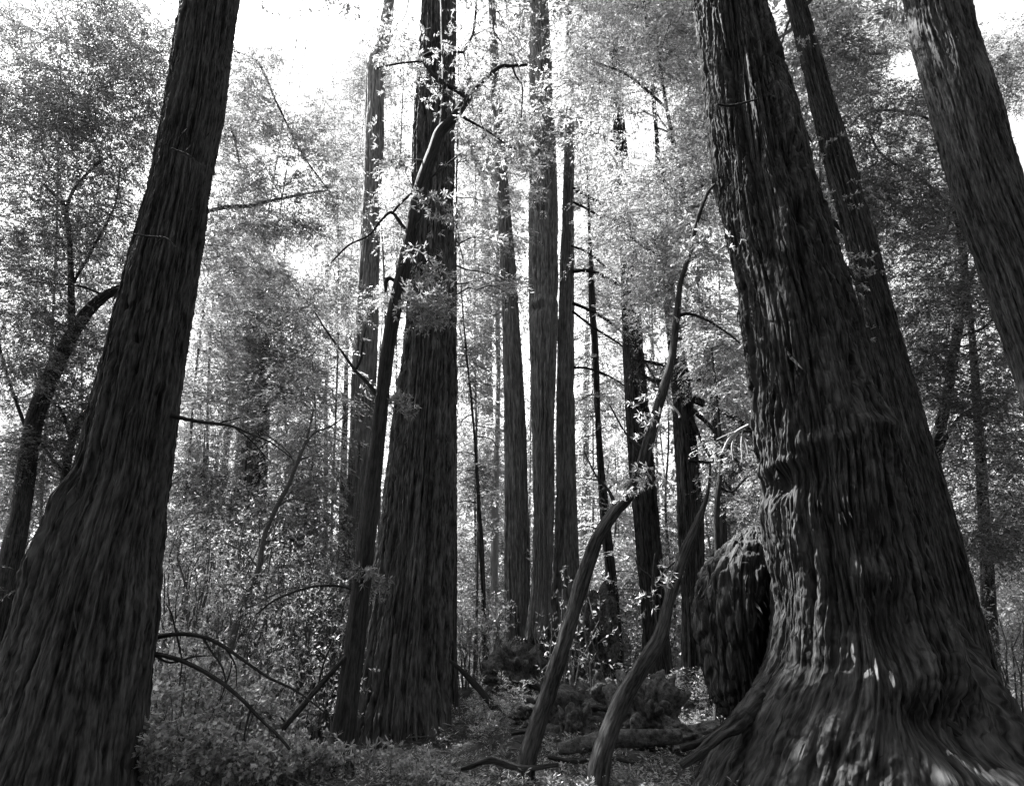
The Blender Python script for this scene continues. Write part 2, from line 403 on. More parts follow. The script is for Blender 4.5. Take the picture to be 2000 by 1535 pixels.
def make_trunk(name, mat, edges, Y, H=30, nseg=160, dz=.05, furrow=6., amp=.03, seed=1, twist=0., flare=0., sculpt=None, lobes=0., parent=None, zbase=None, warp=.06, lump=0., zvis=None, zf=.036, rugged=.10, knob=0.):
    ax, z0, z1 = trunk_axis(edges, Y, H)
    gz = gz1(float(ax(z0)[0][0]), Y) if zbase is None else zbase
    zb = min(z0, gz) - .25
    zv = zvis or P(1000, -30, Y)[2]
    zs = np.r_[np.arange(zb, zv, dz), np.linspace(zv, z1, 14)]
    c, R = ax(zs)
    ph = np.linspace(0, 2 * math.pi, nseg, endpoint=False); ph = ph - .6 * np.sin(ph - 1.5 * math.pi)
    PH, ZZ = np.meshgrid(ph, zs); RR = np.repeat(R[:, None], nseg, 1)
    if flare: 
        hb = np.clip((gz + 1.6 - ZZ) / 1.8, 0, 1)
        lob = .5 + .5 * np.sin(PH * 5 + seed + 1.2 * np.sin(PH * 2 + seed)); RR = RR * (1 + flare * hb ** 2 * (.35 + .9 * lob))
    Rm = max(.1, float(np.median(R[:len(R) // 2])))
    pt = PH + twist * (ZZ - gz)
    qx = np.cos(pt) * Rm; qy = np.sin(pt) * Rm
    w1 = vn(qx * 2.2, qy * 2.2, ZZ * .55, seed) - .5; w2 = vn(qx * 2.2 + 31, qy * 2.2, ZZ * .55, seed + 5) - .5
    fx = qx + warp * 1.6 * w1; fy = qy + warp * 1.6 * w2
    n1 = vn(fx * furrow, fy * furrow, ZZ * furrow * zf, seed + 11)
    n2 = vn(fx * furrow * 2.1, fy * furrow * 2.1, ZZ * furrow * zf * 2.8, seed + 12)
    n3 = vn(fx * furrow * 4, fy * furrow * 4, ZZ * furrow * 1.3, seed + 13)
    h1 = np.clip(np.abs(2 * n1 - 1) * 3.2, 0, 1) ** .7; h2 = np.clip(np.abs(2 * n2 - 1) * 2.6, 0, 1) ** .8
    big = vn(qx * 1.3, qy * 1.3, ZZ * .35, seed + 20) - .5
    n4 = vn(fx * furrow * 2.6 + 9, fy * furrow * 2.6, ZZ * furrow * .55, seed + 14)
    d = amp * (h1 - 1) + amp * .5 * (h2 - 1) + amp * .4 * (n3 - .5) + amp * rugged * (np.clip(np.abs(2 * n4 - 1) * 2.2, 0, 1) - .8) + (amp * 1.3 + lump) * big
    if lobes:
        nl = vn(qx * 2.0 + 7, qy * 2.0, ZZ * .16, seed + 30); d = d - lobes * (1 - np.clip(np.abs(2 * nl - 1) * 3.0, 0, 1)) ** 1.5
    X = c[:, 0][:, None] + (RR + d) * np.cos(PH); Yy = Y + (RR + d) * np.sin(PH); Z = ZZ
    if knob:
        kb = np.abs(2 * vn(X * 4.5, Yy * 4.5, Z * 2.6, seed + 40) - 1) - .4; kb2 = np.abs(2 * vn(X * 13, Yy * 13, Z * 6, seed + 41) - 1) - .4; kb3 = vn(X * 30, Yy * 30, Z * 20, seed + 42) - .5
        wz = np.clip((gz + 4.0 - Z) / 3.5, .25, 1); q = knob * wz * (kb + .55 * kb2 + .35 * kb3); X = X + q * np.cos(PH); Yy = Yy + q * np.sin(PH)
    V = np.stack([X, Yy, Z], -1).reshape(-1, 3)
    if sculpt is not None:
        nrm = np.stack([np.cos(PH), np.sin(PH), 0 * PH], -1).reshape(-1, 3)
        V = sculpt(V, nrm, seed)
    k = len(zs); i = np.arange(k - 1)[:, None] * nseg; j = np.arange(nseg)[None]; j2 = (j + 1) % nseg
    Q = np.stack([i + j, i + j2, i + nseg + j2, i + nseg + j], -1).reshape(-1, 4)
    uv = np.stack([(PH + twist * (ZZ - gz)) * Rm, ZZ + 0 * PH], -1).reshape(-1, 2)
    ob = mesh_from(name, V, faces4=Q, mats=[mat], uv=uv, parent=parent)
    return ob, ax

def wood_tube(name, mat, pts, rad, n=60, seg=24, seed=1, amp=.06, parent=None, cap=True):
    """a bent stem or limb with uneven surface"""
    p, r = resample(pts, rad, n); T, A, B = frames(p); ph = np.arange(seg) * 2 * math.pi / seg
    s = np.r_[0, np.cumsum(np.linalg.norm(np.diff(p, axis=0), axis=1))]
    PH, SS = np.meshgrid(ph, s); Rm = max(.01, float(r.mean()))
    nz = vn(np.cos(PH) * 1.4 + seed, np.sin(PH) * 1.4, SS / Rm * .35, seed) - .5
    nz2 = vn(np.cos(PH) * 3, np.sin(PH) * 3 + seed, SS / Rm * 1.2, seed + 3) - .5
    nz = nz + .9 * np.clip(vn(np.cos(PH) * .9 + seed, np.sin(PH) * .9, SS / Rm * .22, seed + 7) - .68, 0, 1) * 4 * .35
    rr = r[:, None] * (1 + amp * 2.4 * nz + amp * nz2)
    V = p[:, None] + rr[..., None] * (A[:, None] * np.cos(ph)[None, :, None] + B[:, None] * np.sin(ph)[None, :, None])
    V = V.reshape(-1, 3); k = n
    i = np.arange(k - 1)[:, None] * seg; j = np.arange(seg)[None]; j2 = (j + 1) % seg
    Q = np.stack([i + j, i + j2, i + seg + j2, i + seg + j], -1).reshape(-1, 4); tri = None
    uv = np.stack([PH * Rm, SS], -1).reshape(-1, 2)
    if cap:
        V = np.vstack([V, p[0], p[-1]]); uv = np.vstack([uv, [0, 0], [0, 1]])
        jj = np.arange(seg); t1 = np.stack([np.full(seg, len(V) - 2), (jj + 1) % seg, jj], -1)
        b = (k - 1) * seg; t2 = np.stack([np.full(seg, len(V) - 1), b + jj, b + (jj + 1) % seg], -1); tri = np.vstack([t1, t2])
    return mesh_from(name, V, faces4=Q, faces3=tri, mats=[mat], uv=uv, parent=parent)
def ppts(path, Y):
    """path (px,py,width px[,dY]) -> 3-D points and radii"""
    pts = []; rad = []
    for q in path:
        yy = Y + (q[3] if len(q) > 3 else 0); pts.append(P(q[0], q[1], yy)); rad.append(q[2] / 2 * mpp(q[1], yy))
    return np.array(pts), np.array(rad)
def to_ground(pts, rad, grow_=1.15):
    """carry the foot of a stem on down into the soil"""
    a, b = pts[0], pts[1]; d = (a - b); d /= np.linalg.norm(d)
    d = d * .6 + np.array([0, 0, -.5]); d /= np.linalg.norm(d)
    q = a.copy(); out = []; rr = []
    for _ in range(12):
        if q[2] < gz1(q[0], q[1]) - .12: break
        q = q + d * .3; out.append(q.copy()); rr.append(rad[0] * grow_)
    if not out: return pts, rad
    return np.vstack([np.array(out)[::-1], pts]), np.r_[np.array(rr)[::-1], rad]

# ================================================================== THE PLACE
# ------------------------------------------------------------------ ground
def sinh_axis(n, a, b, k): 
    t = np.linspace(-1, 1, n); v = np.sinh(k * t) / np.sinh(k); return np.where(v < 0, -v * a, v * b)
gx = sinh_axis(561, -500, 500, 6.2); gy = 12 + sinh_axis(561, -400, 700, 6.0)
GX, GY = np.meshgrid(gx, gy); GZ = ground_z(GX.ravel(), GY.ravel())
near = np.exp(-((GX.ravel() / 25) ** 2 + ((GY.ravel() - 12) / 25) ** 2))
GZ = GZ + gnoise(GX.ravel(), GY.ravel()) + (1 - near) * 1.0 * (vn(GX.ravel() * .08, GY.ravel() * .08, GZ * 0, 5) - .5)
i = np.arange(560)[:, None] * 561; j = np.arange(560)[None]
g = mesh_from("ground", np.stack([GX.ravel(), GY.ravel(), GZ], -1), faces4=np.stack([i + j, i + j + 1, i + 562 + j, i + 561 + j], -1).reshape(-1, 4), mats=[M_SOIL])
tag(g, kind="structure")

# ------------------------------------------------------------------ big redwoods
def bumps(items, Y):
    """swellings and hollows modelled on the side of a trunk: (px, py, width px, height px, metres)"""
    B = [(P(a, b, Y), c * mpp(b, Y), d * mpp(b, Y), e) for a, b, c, d, e in items]
    def f(V, N, seed):
        fr = np.clip(-N[:, 1] * 1.5 + .35, 0, 1)
        for c, sx, sz, amt in B:
            wgt = np.exp(-(((V[:, 0] - c[0]) / sx) ** 2 + ((V[:, 2] - c[2]) / sz) ** 2)) * fr
            V = V + N * (wgt * amt)[:, None]
        return V
    return f
def big_tree(kind, label, cat, edges, Y, H, crown=None, mat=None, cseed=0, lmat=None, group=None, **kw):
    ax, z0, z1 = trunk_axis(edges, Y, H)
    c, _ = ax(z0); gz = gz1(float(c[0]), Y)
    root = empty(kind, (float(ax(gz)[0][0]), Y, gz), label, cat, group)
    tr, ax = make_trunk("trunk", mat or M_RED, edges, Y, H=H, parent=root, **kw)
    if crown:
        v = Veg(cseed); redwood_crown(v, lambda q: (np.array(ax(q)[0]), float(ax(q)[1])), *crown)
        v.build("crown", [lmat or L_RED, M_TWIG], root)
    return root, ax

E_LEFT = [(70, 352, 455), (220, 325, 437), (340, 300, 415), (450, 272, 400), (560, 243, 383), (720, 205, 358), (880, 166, 333), (950, 150, 326), (1040, 112, 312), (1120, 82, 303), (1220, 45, 297), (1320, 15, 286), (1465, -35, 276), (1600, -90, 270)]
t_left, ax_left = big_tree("redwood_tree", "dark leaning redwood with moss lump and knot holes beside the arching bare branches", "tree", E_LEFT, 8.0, 34,
    crown=(17, 33, 4.0, 36, 26, 26, .17, .05), cseed=11, nseg=640, dz=.02, furrow=12, amp=.06, warp=.05, knob=.035, seed=3, lobes=.03, lump=.05, zvis=12,
    sculpt=bumps([(165, 985, 30, 45, .10), (150, 1060, 40, 60, .07), (90, 1110, 35, 60, .10), (300, 1180, 14, 60, .04), (283, 637, 6, 7, -.09), (303, 697, 8, 8, -.08), (265, 730, 6, 9, -.08), (300, 753, 6, 6, -.08),
        (385, 310, 12, 30, -.06), (398, 330, 10, 16, -.07), (225, 1000, 6, 9, -.05), (268, 1058, 5, 6, -.05), (335, 770, 8, 10, .05), (240, 905, 6, 8, -.05), (200, 1380, 25, 12, .04), (345, 560, 6, 6, -.05)], 8.0))

E_NEAR_OLD = [(70, 1367, 1512), (180, 1378, 1540), (280, 1388, 1566), (380, 1402, 1592), (470, 1418, 1628), (560, 1437, 1664), (640, 1448, 1694), (720, 1456, 1730), (800, 1464, 1760), (880, 1470, 1786), (960, 1474, 1810), (1040, 1482, 1838), (1120, 1492, 1868), (1200, 1500, 1900), (1280, 1494, 1935), (1350, 1462, 1975), (1420, 1415, 2015), (1465, 1375, 2040), (1560, 1290, 2100)]
E_NEAR = [(70, 1370, 1508), (180, 1382, 1536), (280, 1393, 1560), (380, 1407, 1586), (470, 1423, 1620), (560, 1442, 1652), (640, 1454, 1680), (711, 1463, 1702), (764, 1468, 1718), (859, 1476, 1752), (922, 1486, 1772), (1010, 1484, 1788), (1098, 1500, 1812), (1186, 1510, 1836), (1257, 1508, 1868), (1309, 1498, 1900), (1360, 1466, 1935), (1420, 1422, 1968), (1465, 1392, 1985), (1560, 1350, 2030)]
t_near, ax_near = big_tree("redwood_tree", "huge twisted redwood with flared fluted base and rounded burl on its side", "tree", E_NEAR, 8.0, 38,
    crown=(19, 37, 4.5, 36, 26, 26, .17, .05), cseed=12, mat=M_OLD, nseg=1000, dz=.016, furrow=10, amp=.075, zf=.055, rugged=.12, knob=.06, seed=8, twist=-.05, lobes=.10, lump=.13, warp=.16, zvis=12,
    sculpt=bumps([(1570, 895, 55, 16, .08), (1545, 955, 50, 30, -.07), (1500, 925, 30, 12, .05), (1498, 962, 16, 22, -.16), (1640, 870, 60, 14, .07), (1770, 890, 20, 45, -.35), (1790, 1000, 14, 70, -.12), (1500, 640, 22, 110, .10), (1530, 600, 14, 120, -.09),
        (1525, 480, 14, 26, -.16), (1505, 500, 16, 60, .07), (1560, 760, 16, 90, .08), (1610, 780, 14, 60, -.08), (1520, 330, 14, 200, .08), (1490, 300, 10, 180, -.07), (1440, 350, 9, 260, -.10), (1425, 300, 9, 260, .05),
        (1640, 1150, 40, 30, .10), (1655, 1250, 40, 75, -.34), (1600, 1210, 20, 70, -.16), (1560, 1230, 30, 90, .08), (1690, 1400, 60, 50, -.50), (1790, 1420, 60, 70, -.40), (1560, 1400, 110, 70, .12), (1850, 1300, 26, 150, .06), (1800, 1250, 16, 150, -.08),
        (1755, 1200, 20, 140, .07), (1890, 1350, 14, 120, -.10), (1530, 1090, 24, 60, .06), (1580, 1080, 12, 50, -.08)], 8.0))

# the burl: a shaggy, hollowed swelling on the flank of the near tree
def make_burl(parent):
    Yb = 9.0; c = P(1462, 1215, Yb); m = mpp(1215, Yb); rx, rz = 101 * m, 182 * m; ry = .75
    nu, nv = 260, 240; u = np.linspace(0, 2 * math.pi, nu, endpoint=False); v = np.linspace(.02, math.pi - .02, nv)
    U, W = np.meshgrid(u, v)
    x = np.sin(W) * np.cos(U); y = np.sin(W) * np.sin(U); z = np.cos(W)
    r = 1 + .18 * (vn(x * 2 + 5, y * 2, z * 2, 4) - .5)
    n1 = vn(x * 8, y * 8, z * 3.2 + x, 5); n2 = vn(x * 18, y * 18, z * 8, 6); n3 = vn(x * 45, y * 45, z * 14, 7)
    r = r + np.sin(W) ** 1.5 * (.11 * (np.clip(np.abs(2 * n1 - 1) * 2.6, 0, 1) - 1) + .05 * (n2 - .5) * 2) + .03 * (n3 - .5)
    X = x * rx * r; Yv = y * ry * r; Z = z * rz * r
    # hollow bitten out of the side towards the trunk, facing the path
    hx = (X - 36 * m) / (52 * m) + .5 * (vn(x * 4, y * 4, z * 4, 19) - .5); hz = (Z + 55 * m) / (105 * m) + .4 * (vn(x * 5, y * 5, z * 5, 18) - .5); wgt = np.exp(-(hx ** 2 + hz ** 2) ** 1.3) * np.clip(-y * 1.6 + .2, 0, 1)
    Yv = Yv + wgt * (.55 + .5 * vn(x * 5, y * 5, z * 5, 9))
    X = X + np.where(Z < 0, (-Z / rz) ** 3 * -22 * m, 0) + np.where(Z > 0, (Z / rz) ** 2 * 34 * m, 0)
    V = np.stack([X + c[0], Yv + c[1], Z + c[2]], -1).reshape(-1, 3)
    i = np.arange(nv - 1)[:, None] * nu; j = np.arange(nu)[None]; j2 = (j + 1) % nu
    Q = np.stack([i + j, i + nu + j, i + nu + j2, i + j2], -1).reshape(-1, 4)
    uv = np.stack([U * rx, -Z], -1).reshape(-1, 2)
    b = mesh_from("burl", V, faces4=Q, mats=[M_OLD], uv=uv, parent=parent); b["label"] = "shaggy rounded burl with a dark hollow"
    v_ = Veg(77); k = 700; a = v_.r.integers(len(V) // 5, len(V), k); A = V[a]; N = A - c; N /= np.linalg.norm(N, axis=1)[:, None]
    D = np.array([0, 0, -1.0]) + N * .5 + v_.r.normal(size=(k, 3)) * .25
    v_.leaves(A, D, N, v_.r.uniform(.06, .26, k), v_.r.uniform(.012, .04, k), 0)
    merge_into(b.data, v_.build("flakes", [M_OLD]))
make_burl(t_near)
# root running off the near tree
pr, rr_ = ppts([(1500, 1360, 44, .2), (1450, 1402, 34, 0), (1410, 1432, 26, -.2), (1375, 1462, 20, -.3), (1330, 1495, 14, -.3)], 7.6)
wood_tube("root", M_OLD, pr, rr_, n=80, seg=40, seed=5, amp=.25, parent=t_near)
pr, rr_ = ppts([(1760, 1330, 90, .3), (1840, 1420, 80, 0), (1930, 1500, 70, -.2), (2010, 1580, 60, -.3)], 7.3)
wood_tube("root", M_OLD, pr, rr_, n=80, seg=40, seed=6, amp=.25, parent=t_near)

E_THREE = [(70, 815, 890), (150, 812, 891), (306, 802, 891), (447, 796, 893), (600, 787, 897), (711, 780, 895), (850, 765, 891), (1000, 747, 888), (1150, 724, 885), (1300, 698, 882), (1400, 684, 885), (1465, 676, 890)]
t3, ax3 = big_tree("redwood_tree", "broad deeply furrowed redwood standing straight behind the slender dark leaning stem", "tree", E_THREE, 13.0, 40,
    crown=(20, 38, 4.5, 44, 28, 26, .16, .05), mat=M_MID, cseed=13, nseg=520, dz=.03, furrow=11, amp=.085, warp=.07, seed=21, lobes=.05, lump=.05, zvis=17.5, flare=.05,
    sculpt=bumps([(858, 700, 9, 18, .09), (870, 690, 7, 30, -.06), (805, 640, 8, 300, -.07), (855, 900, 7, 120, -.06), (820, 1120, 10, 160, .08), (835, 1200, 7, 200, -.09), (850, 250, 8, 240, -.16), (790, 1400, 24, 30, .05)], 13.0))

E_SECOND = [(70, 1553, 1592), (180, 1577, 1625), (271, 1600, 1652), (360, 1622, 1676), (447, 1646, 1702), (600, 1683, 1744), (746, 1722, 1786), (850, 1747, 1814), (922, 1765, 1838), (1040, 1790, 1873), (1186, 1820, 1914), (1300, 1842, 1945), (1400, 1858, 1975)]
t_sec, ax_sec = big_tree("redwood_tree", "leaning redwood with sprout tufts rising behind the huge twisted trunk", "tree", E_SECOND, 13.0, 36,
    crown=(17, 35, 4.0, 36, 26, 24, .17, .05), cseed=14, nseg=360, dz=.03, furrow=13, amp=.055, seed=31, lobes=.03, zvis=17.5)
E_FARR = [(-20, 1770, 1885), (70, 1785, 1900), (180, 1815, 1935), (310, 1850, 1973), (420, 1885, 2012), (535, 1930, 2062), (700, 1985, 2122), (900, 2045, 2190), (1200, 2120, 2280)]
t_fr, ax_fr = big_tree("redwood_tree", "large redwood cut off by the picture edge beside the bright sky opening", "tree", E_FARR, 10.5, 36,
    crown=(18, 35, 4.2, 36, 26, 24, .17, .05), cseed=15, nseg=360, dz=.03, furrow=12, amp=.055, seed=41, lobes=.04, zvis=15)

E_TWO = [(70, 738, 765), (130, 716, 755), (236, 712, 752), (341, 710, 748), (411, 706, 746), (560, 696, 742), (711, 687, 738), (850, 682, 732), (1000, 677, 712), (1130, 660, 700), (1300, 655, 700), (1440, 650, 704)]
t2, ax2 = big_tree("redwood_tree", "tall narrow redwood with foliage collars rising beside the pale sky gap", "tree", E_TWO, 18.3, 40,
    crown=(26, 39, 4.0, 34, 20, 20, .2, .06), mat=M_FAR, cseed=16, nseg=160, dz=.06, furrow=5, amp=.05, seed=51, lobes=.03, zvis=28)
E_FOUR = [(70, 956, 972), (160, 958, 975), (306, 966, 989), (411, 971, 999), (530, 978, 1008), (600, 981, 1012), (711, 983, 1020), (850, 985, 1027), (1000, 986, 1031), (1150, 985, 1037), (1300, 982, 1042), (1345, 978, 1046)]
t4, _ = big_tree("redwood_tree", "slim redwood leaning slightly, outer stem of the three-trunk clump", "tree", E_FOUR, 20.0, 40,
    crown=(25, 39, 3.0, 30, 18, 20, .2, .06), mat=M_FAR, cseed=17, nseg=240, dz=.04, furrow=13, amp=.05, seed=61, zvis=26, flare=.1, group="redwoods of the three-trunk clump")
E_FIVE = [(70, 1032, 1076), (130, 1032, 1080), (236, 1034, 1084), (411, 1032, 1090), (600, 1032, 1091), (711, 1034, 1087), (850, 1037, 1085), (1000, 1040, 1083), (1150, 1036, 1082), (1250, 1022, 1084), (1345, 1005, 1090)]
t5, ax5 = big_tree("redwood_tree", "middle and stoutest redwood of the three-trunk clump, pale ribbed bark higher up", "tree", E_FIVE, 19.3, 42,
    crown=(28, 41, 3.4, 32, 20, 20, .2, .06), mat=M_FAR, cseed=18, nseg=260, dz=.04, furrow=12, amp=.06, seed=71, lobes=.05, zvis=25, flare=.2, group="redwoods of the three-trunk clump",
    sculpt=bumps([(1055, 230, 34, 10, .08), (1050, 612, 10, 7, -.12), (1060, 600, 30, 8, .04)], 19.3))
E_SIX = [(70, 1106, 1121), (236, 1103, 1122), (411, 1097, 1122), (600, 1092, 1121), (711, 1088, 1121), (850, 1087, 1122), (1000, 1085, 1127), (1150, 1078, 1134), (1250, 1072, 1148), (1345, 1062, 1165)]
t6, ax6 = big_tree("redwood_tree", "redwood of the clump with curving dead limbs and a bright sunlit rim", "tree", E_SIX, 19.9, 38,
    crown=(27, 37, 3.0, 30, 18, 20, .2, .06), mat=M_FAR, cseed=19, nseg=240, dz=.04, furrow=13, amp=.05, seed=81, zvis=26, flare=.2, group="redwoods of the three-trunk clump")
E_EIGHT = [(70, 1190, 1206), (300, 1200, 1226), (450, 1208, 1240), (560, 1213, 1250), (676, 1217, 1256), (800, 1222, 1267), (940, 1232, 1281), (1040, 1241, 1288), (1150, 1247, 1299), (1300, 1252, 1313), (1420, 1258, 1330)]
t8, ax8 = big_tree("redwood_tree", "dark straight redwood between the two forked leaning stems, narrowing into bright foliage", "tree", E_EIGHT, 18.0, 34,
    crown=(19, 33, 3.2, 36, 24, 22, .17, .05), cseed=20, nseg=260, dz=.035, furrow=13, amp=.055, seed=91, lobes=.03, zvis=24, flare=.05)
E_NINE = [(70, 1262, 1272), (300, 1278, 1292), (600, 1298, 1322), (743, 1310, 1347), (850, 1316, 1360), (1000, 1321, 1375), (1100, 1327, 1378), (1200, 1330, 1381), (1300, 1331, 1385), (1430, 1328, 1392)]
t9, ax9 = big_tree("redwood_tree", "dark redwood behind the burl with black drooping limbs reaching toward the huge trunk", "tree", E_NINE, 16.0, 30,
    crown=(16, 29, 3.0, 34, 24, 22, .15, .045), cseed=22, nseg=260, dz=.035, furrow=13, amp=.055, seed=101, lobes=.03, zvis=22, flare=.05)
E_SNAG = [(300, 1143, 1148), (430, 1147, 1154), (560, 1151, 1160), (700, 1156, 1171), (850, 1160, 1178), (1000, 1170, 1191), (1150, 1183, 1208), (1300, 1191, 1220), (1400, 1196, 1228)]
t7, ax7 = big_tree("redwood_tree", "thin crooked redwood with furry side sprouts along its dark stem", "tree", E_SNAG, 22.0, 25,
    crown=None, cseed=23, nseg=110, dz=.05, furrow=7, amp=.04, seed=111, lump=.05, zvis=26)
v = Veg(201); redwood_crown(v, lambda q: (np.array(ax7(q)[0]), float(ax7(q)[1])), 3.5, 24, 1.7, 60, 14, 18, .10, .03); v.build("crown", [L_RED, M_TWIG], t7)
E_BEH = [(900, 884, 891), (1000, 882, 892), (1150, 881, 893), (1300, 880, 894), (1400, 880, 895)]
t_b, _ = big_tree("redwood_tree", "dark narrow trunk just showing along the far edge of the broad furrowed redwood", "tree", E_BEH, 16, 20, crown=(10, 19, 1.8, 20, 14, 18, .12, .035), cseed=24, nseg=90, dz=.06, furrow=7, amp=.03, seed=121, zvis=16)

def bark_flakes(root, n, seed, lmin=.08, lmax=.45, y0=-200, y1=1600, lift=.18):
    tr = next(c for c in root.children if c.name.startswith("trunk")); me = tr.data
    co = np.empty(len(me.vertices) * 3, np.float32); me.vertices.foreach_get("co", co); co = co.reshape(-1, 3).astype(float)
    no = np.empty(len(me.vertices) * 3, np.float32); me.vertices.foreach_get("normal", no); no = no.reshape(-1, 3).astype(float)
    v = Veg(seed); r = v.r; a = r.integers(0, len(co), n * 6); px, py, d = project(co[a])
    ok = (no[a, 1] < .35) & (py > y0) & (py < y1); a = a[ok][:n]
    A = co[a] + no[a] * .004; N = no[a] * np.array([1, 1, .3]); N /= np.linalg.norm(N, axis=1)[:, None] + 1e-9; k = len(a)
    side = np.cross(N, [0, 0, 1.0]); D = np.array([0, 0, -1.0]) + N * (lift * r.random(k) ** 2)[:, None] + side * (r.normal(size=k) * .22)[:, None]
    L = lmin + (lmax - lmin) * r.random(k) ** 2.2; v.leaves(A, D, N, L, L * r.uniform(.05, .14, k) + .006, 0)
    merge_into(me, v.build("flakes", [tr.data.materials[0]]))
bark_flakes(t_near, 900, 61, .10, .50, lift=.10); bark_flakes(t_left, 500, 62, .08, .35, lift=.10); bark_flakes(t3, 900, 63, .1, .5); bark_flakes(t_sec, 250, 64)

# ------------------------------------------------------------------ slender and distant trunks
def slim(label, edges, Y, H, mat, seed, crown=None, kind="redwood_tree", cat="tree", group=None, lmat=None):
    return big_tree(kind, label, cat, edges, Y, H, crown=crown, mat=mat, cseed=seed, nseg=72, dz=.08, furrow=5, amp=.03, seed=seed, zvis=Y * 1.4, group=group, lmat=lmat or L_FAR)[0]
slim("thin dark young tree in the gap between the broad redwood and the clump", [(725, 911, 917), (780, 917, 924), (850, 922, 930), (1000, 932, 941), (1150, 938, 950), (1340, 941, 960)], 21, 19, M_RED, 301, (6, 18, 1.8, 34, 12, 16, .11, .035))
slim("smooth pale grey stem standing close beside the three-trunk clump", [(600, 968, 975), (711, 968, 978), (850, 965, 977), (1000, 959, 974), (1150, 957, 973), (1345, 959, 975)], 24, 26, M_PALE, 302, (13, 25, 2.2, 30, 14, 16, .13, .04))
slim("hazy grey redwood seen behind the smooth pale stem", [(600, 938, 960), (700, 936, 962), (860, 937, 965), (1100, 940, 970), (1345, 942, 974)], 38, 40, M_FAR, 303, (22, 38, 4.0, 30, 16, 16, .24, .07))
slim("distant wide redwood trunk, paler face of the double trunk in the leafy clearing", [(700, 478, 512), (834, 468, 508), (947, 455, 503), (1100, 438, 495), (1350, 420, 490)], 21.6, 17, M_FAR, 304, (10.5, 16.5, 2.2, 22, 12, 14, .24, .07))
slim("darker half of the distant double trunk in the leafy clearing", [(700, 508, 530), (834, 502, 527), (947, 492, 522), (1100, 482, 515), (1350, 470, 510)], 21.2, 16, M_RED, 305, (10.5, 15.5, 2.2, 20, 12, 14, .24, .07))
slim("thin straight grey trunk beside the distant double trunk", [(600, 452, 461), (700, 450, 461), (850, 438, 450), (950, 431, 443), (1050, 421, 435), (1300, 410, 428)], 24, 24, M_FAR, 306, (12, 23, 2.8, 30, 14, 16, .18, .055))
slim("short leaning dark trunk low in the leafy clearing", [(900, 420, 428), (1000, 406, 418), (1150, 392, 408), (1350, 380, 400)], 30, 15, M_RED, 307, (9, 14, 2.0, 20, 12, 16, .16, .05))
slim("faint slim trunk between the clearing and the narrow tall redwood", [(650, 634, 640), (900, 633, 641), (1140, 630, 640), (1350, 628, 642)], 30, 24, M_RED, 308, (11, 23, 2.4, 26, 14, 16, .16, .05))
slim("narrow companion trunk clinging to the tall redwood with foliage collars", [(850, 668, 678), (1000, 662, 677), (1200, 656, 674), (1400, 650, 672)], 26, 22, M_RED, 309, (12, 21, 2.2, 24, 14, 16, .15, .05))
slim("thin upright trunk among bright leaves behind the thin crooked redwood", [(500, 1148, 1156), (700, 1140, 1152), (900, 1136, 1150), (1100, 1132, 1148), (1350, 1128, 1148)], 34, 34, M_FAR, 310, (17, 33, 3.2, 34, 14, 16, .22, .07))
slim("slim dark trunk seen just past the edge of the burl", [(900, 1400, 1408), (1100, 1388, 1400), (1400, 1376, 1394)], 26, 20, M_RED, 311, (8, 19, 2.2, 30, 14, 16, .15, .045))
slim("dark trunk low at the picture edge past the huge flared base", [(900, 1905, 1925), (1100, 1915, 1940), (1400, 1925, 1960)], 18, 22, M_RED, 312, (12, 21, 2.6, 26, 14, 18, .12, .04))

# ------------------------------------------------------------------ bay laurels and other forked stems
def stem_tree(kind, label, cat, Y, path, branches=(), mat=M_BAY, regions=(), depth=.8, style='bay', seed=1, lmat=None, ntw=16, nleaf=16, ll=.07, lw=.016, n=90, seg=28, amp=.06, ground=True, fl=None, fw=None, leak=.05, group=None):
    if fl is None: fl, fw, ntw, nleaf = (.9, .95, int(ntw * 1.2), int(nleaf * 2.0)) if style == 'red' else (1.15, 1.3, int(ntw * 1.2), int(nleaf * 1.1))
    pts, rad = ppts(path, Y)
    if ground: pts, rad = to_ground(pts, rad)
    base = pts[0].copy(); base[2] = gz1(base[0], base[1])
    root = empty(kind, base, label, cat, group)
    tr = wood_tube("trunk", mat, pts, rad, n=n, seg=seg, seed=seed, amp=amp, parent=root)
    sk, sr = resample(pts, rad, 30); skel = list(sk[4:]); skr = list(sr[4:])
    for k, b in enumerate(branches):
        bp, br = ppts(b, Y); wood_tube("branch", mat, bp, br, n=36, seg=10, seed=seed + k + 1, amp=.08, parent=root)
        q, qr = resample(bp, br, 10); skel += list(q[1:]); skr += list(qr[1:])
    if regions:
        v = Veg(seed); grow(v, skel, skr, regions, Y, depth, style, ntw, nleaf, ll * fl, lw * fw, leak=leak)
        v.build("crown", [lmat or L_BAY, M_TWIG], root)
    return root

